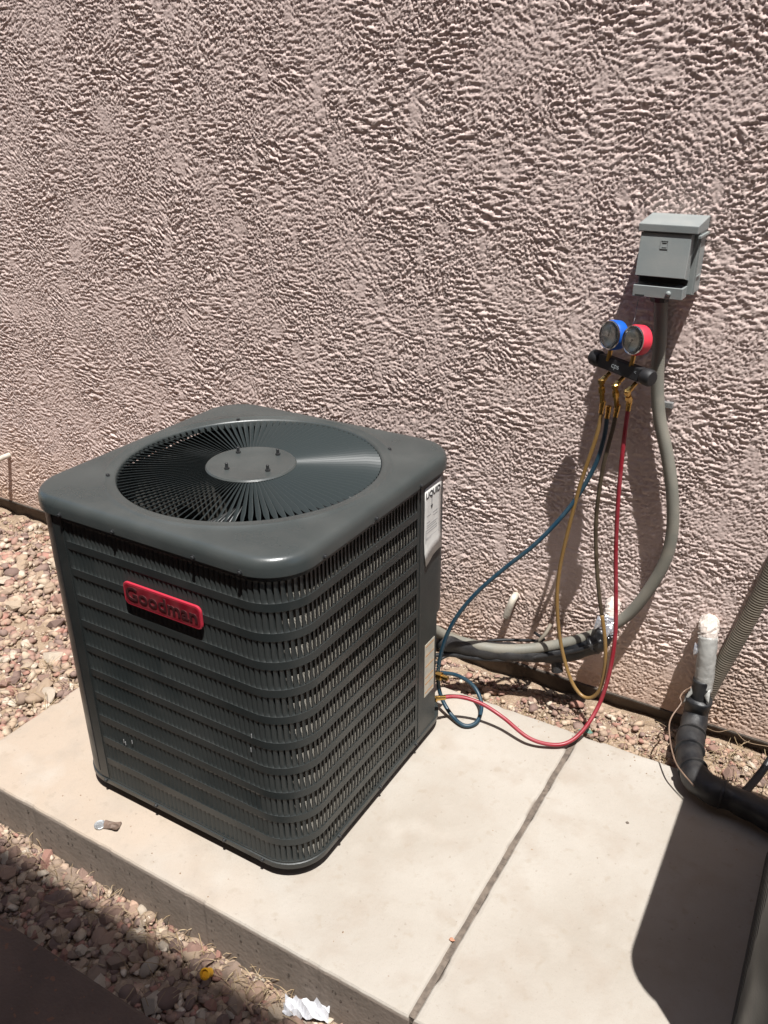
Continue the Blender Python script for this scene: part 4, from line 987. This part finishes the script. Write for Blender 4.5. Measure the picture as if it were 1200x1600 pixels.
# ------------------------------------------------------------ litter
sc = empty('steel_tab', 'small round steel washer joined to a brown strip, lying on the pad', 'scrap', (-0.171, -0.451, 0.001))
mb = MB(); mb.lathe((-0.183, -0.462, 0.0015), (0.05, -0.05, 1), [(0, 0.0105), (0.0035, 0.0105), (0.0042, 0.0095), (0.0036, 0.0075), (0.0036, 0.002)], 20); mb.build('washer', M['steel'], sc, smooth=True)
mb = MB(); d = Vector((0.93, 0.36, 0)); s = Vector((-0.36, 0.93, 0)); o = Vector((-0.176, -0.458, 0.0)); vs = []
for k, (t, w) in enumerate(((0, 0.006), (0.009, 0.0062), (0.017, 0.0085), (0.026, 0.0115), (0.030, 0.0105))):
    for q in (-1, -0.3, 0.4, 1): vs.append(o+d*t+s*(q*w)+Vector((0, 0, 0.003+0.0035*math.sin(k*1.1+q*2)+0.001)))
mb.add(vs, [(k*4+q, k*4+q+1, k*4+q+5, k*4+q+4) for k in range(4) for q in range(3)]); st = mb.build('brown_strip', M['bark'], sc); z = st.modifiers.new('s', 'SOLIDIFY'); z.thickness = 0.004
for o in sc.children:
    for v in o.data.vertices: v.co *= 1.35
mb = MB(); a_ = Vector((0.05, -0.75, 0.66)).normalized()
mb.lathe((0.2475, -0.577, -0.118), a_, [(-0.012, 0.0085), (-0.010, 0.0105), (0.008, 0.0112), (0.0085, 0.0128), (0.0105, 0.0128), (0.0108, 0.0095), (0.002, 0.0088), (0.0018, 0.001)], 24)
cap = mb.build('plastic_cap', M['yellow_cap'], smooth=True); cap['label'] = 'small round yellow plastic cap on the gravel in front of the pad'; cap['category'] = 'cap'
def paper():
    r = random.Random(8); v = []; f = []; nx, ny = 14, 7; ox, oy, oz = 0.487, -0.532, -0.122
    D1 = Vector((0.93, 0.36, 0.0)).normalized(); D2 = Vector((-0.3, 0.8, 0.45)).normalized()
    for i in range(nx):
        for k in range(ny):
            u = (i/(nx-1)-0.5)*0.100; w = (k/(ny-1)-0.5)*0.040*(1-0.5*abs(i/(nx-1)-0.5)); n = r.uniform(-0.006, 0.006) + (0.010 if (i+k) % 3 == 0 else 0)
            p = Vector((ox, oy, oz))+D1*u+D2*w+Vector((0, 0, 1))*(n+0.004*math.sin(i*0.9)*math.cos(k*0.8)); v.append(p)
    for i in range(nx-1):
        for k in range(ny-1): q = i*ny+k; f.append((q, q+1, q+ny+1, q+ny))
    mb = MB(); mb.add(v, f); o = mb.build('crumpled_paper', M['paper']); z = o.modifiers.new('s', 'SOLIDIFY'); z.thickness = 0.0008
    o['label'] = 'crumpled white paper against the foot of the pad'; o['category'] = 'paper'
    mb = MB()
paper()
c_ = bpy.data.objects.new('orange_crumb', ROCK[3].copy()); C.objects.link(c_); c_.data.materials.clear(); c_.data.materials.append(M['orange']); c_.location = (0.719, -0.309, 0.003); c_.scale = (0.007, 0.006, 0.004)
c_['label'] = 'small orange crumb on the joint between the pads'; c_['category'] = 'crumb'
g_ = bpy.data.objects.new('green_stone', ROCK[5].copy()); C.objects.link(g_); g_.data.materials.clear(); g_.data.materials.append(M['green']); g_.location = (0.742, 0.497, 0.0); g_.scale = (0.022, 0.012, 0.010); g_.rotation_euler = (0.1, 0.1, 0.3)
g_['label'] = 'flat green stone under the red hose behind the pads'; g_['category'] = 'stone'
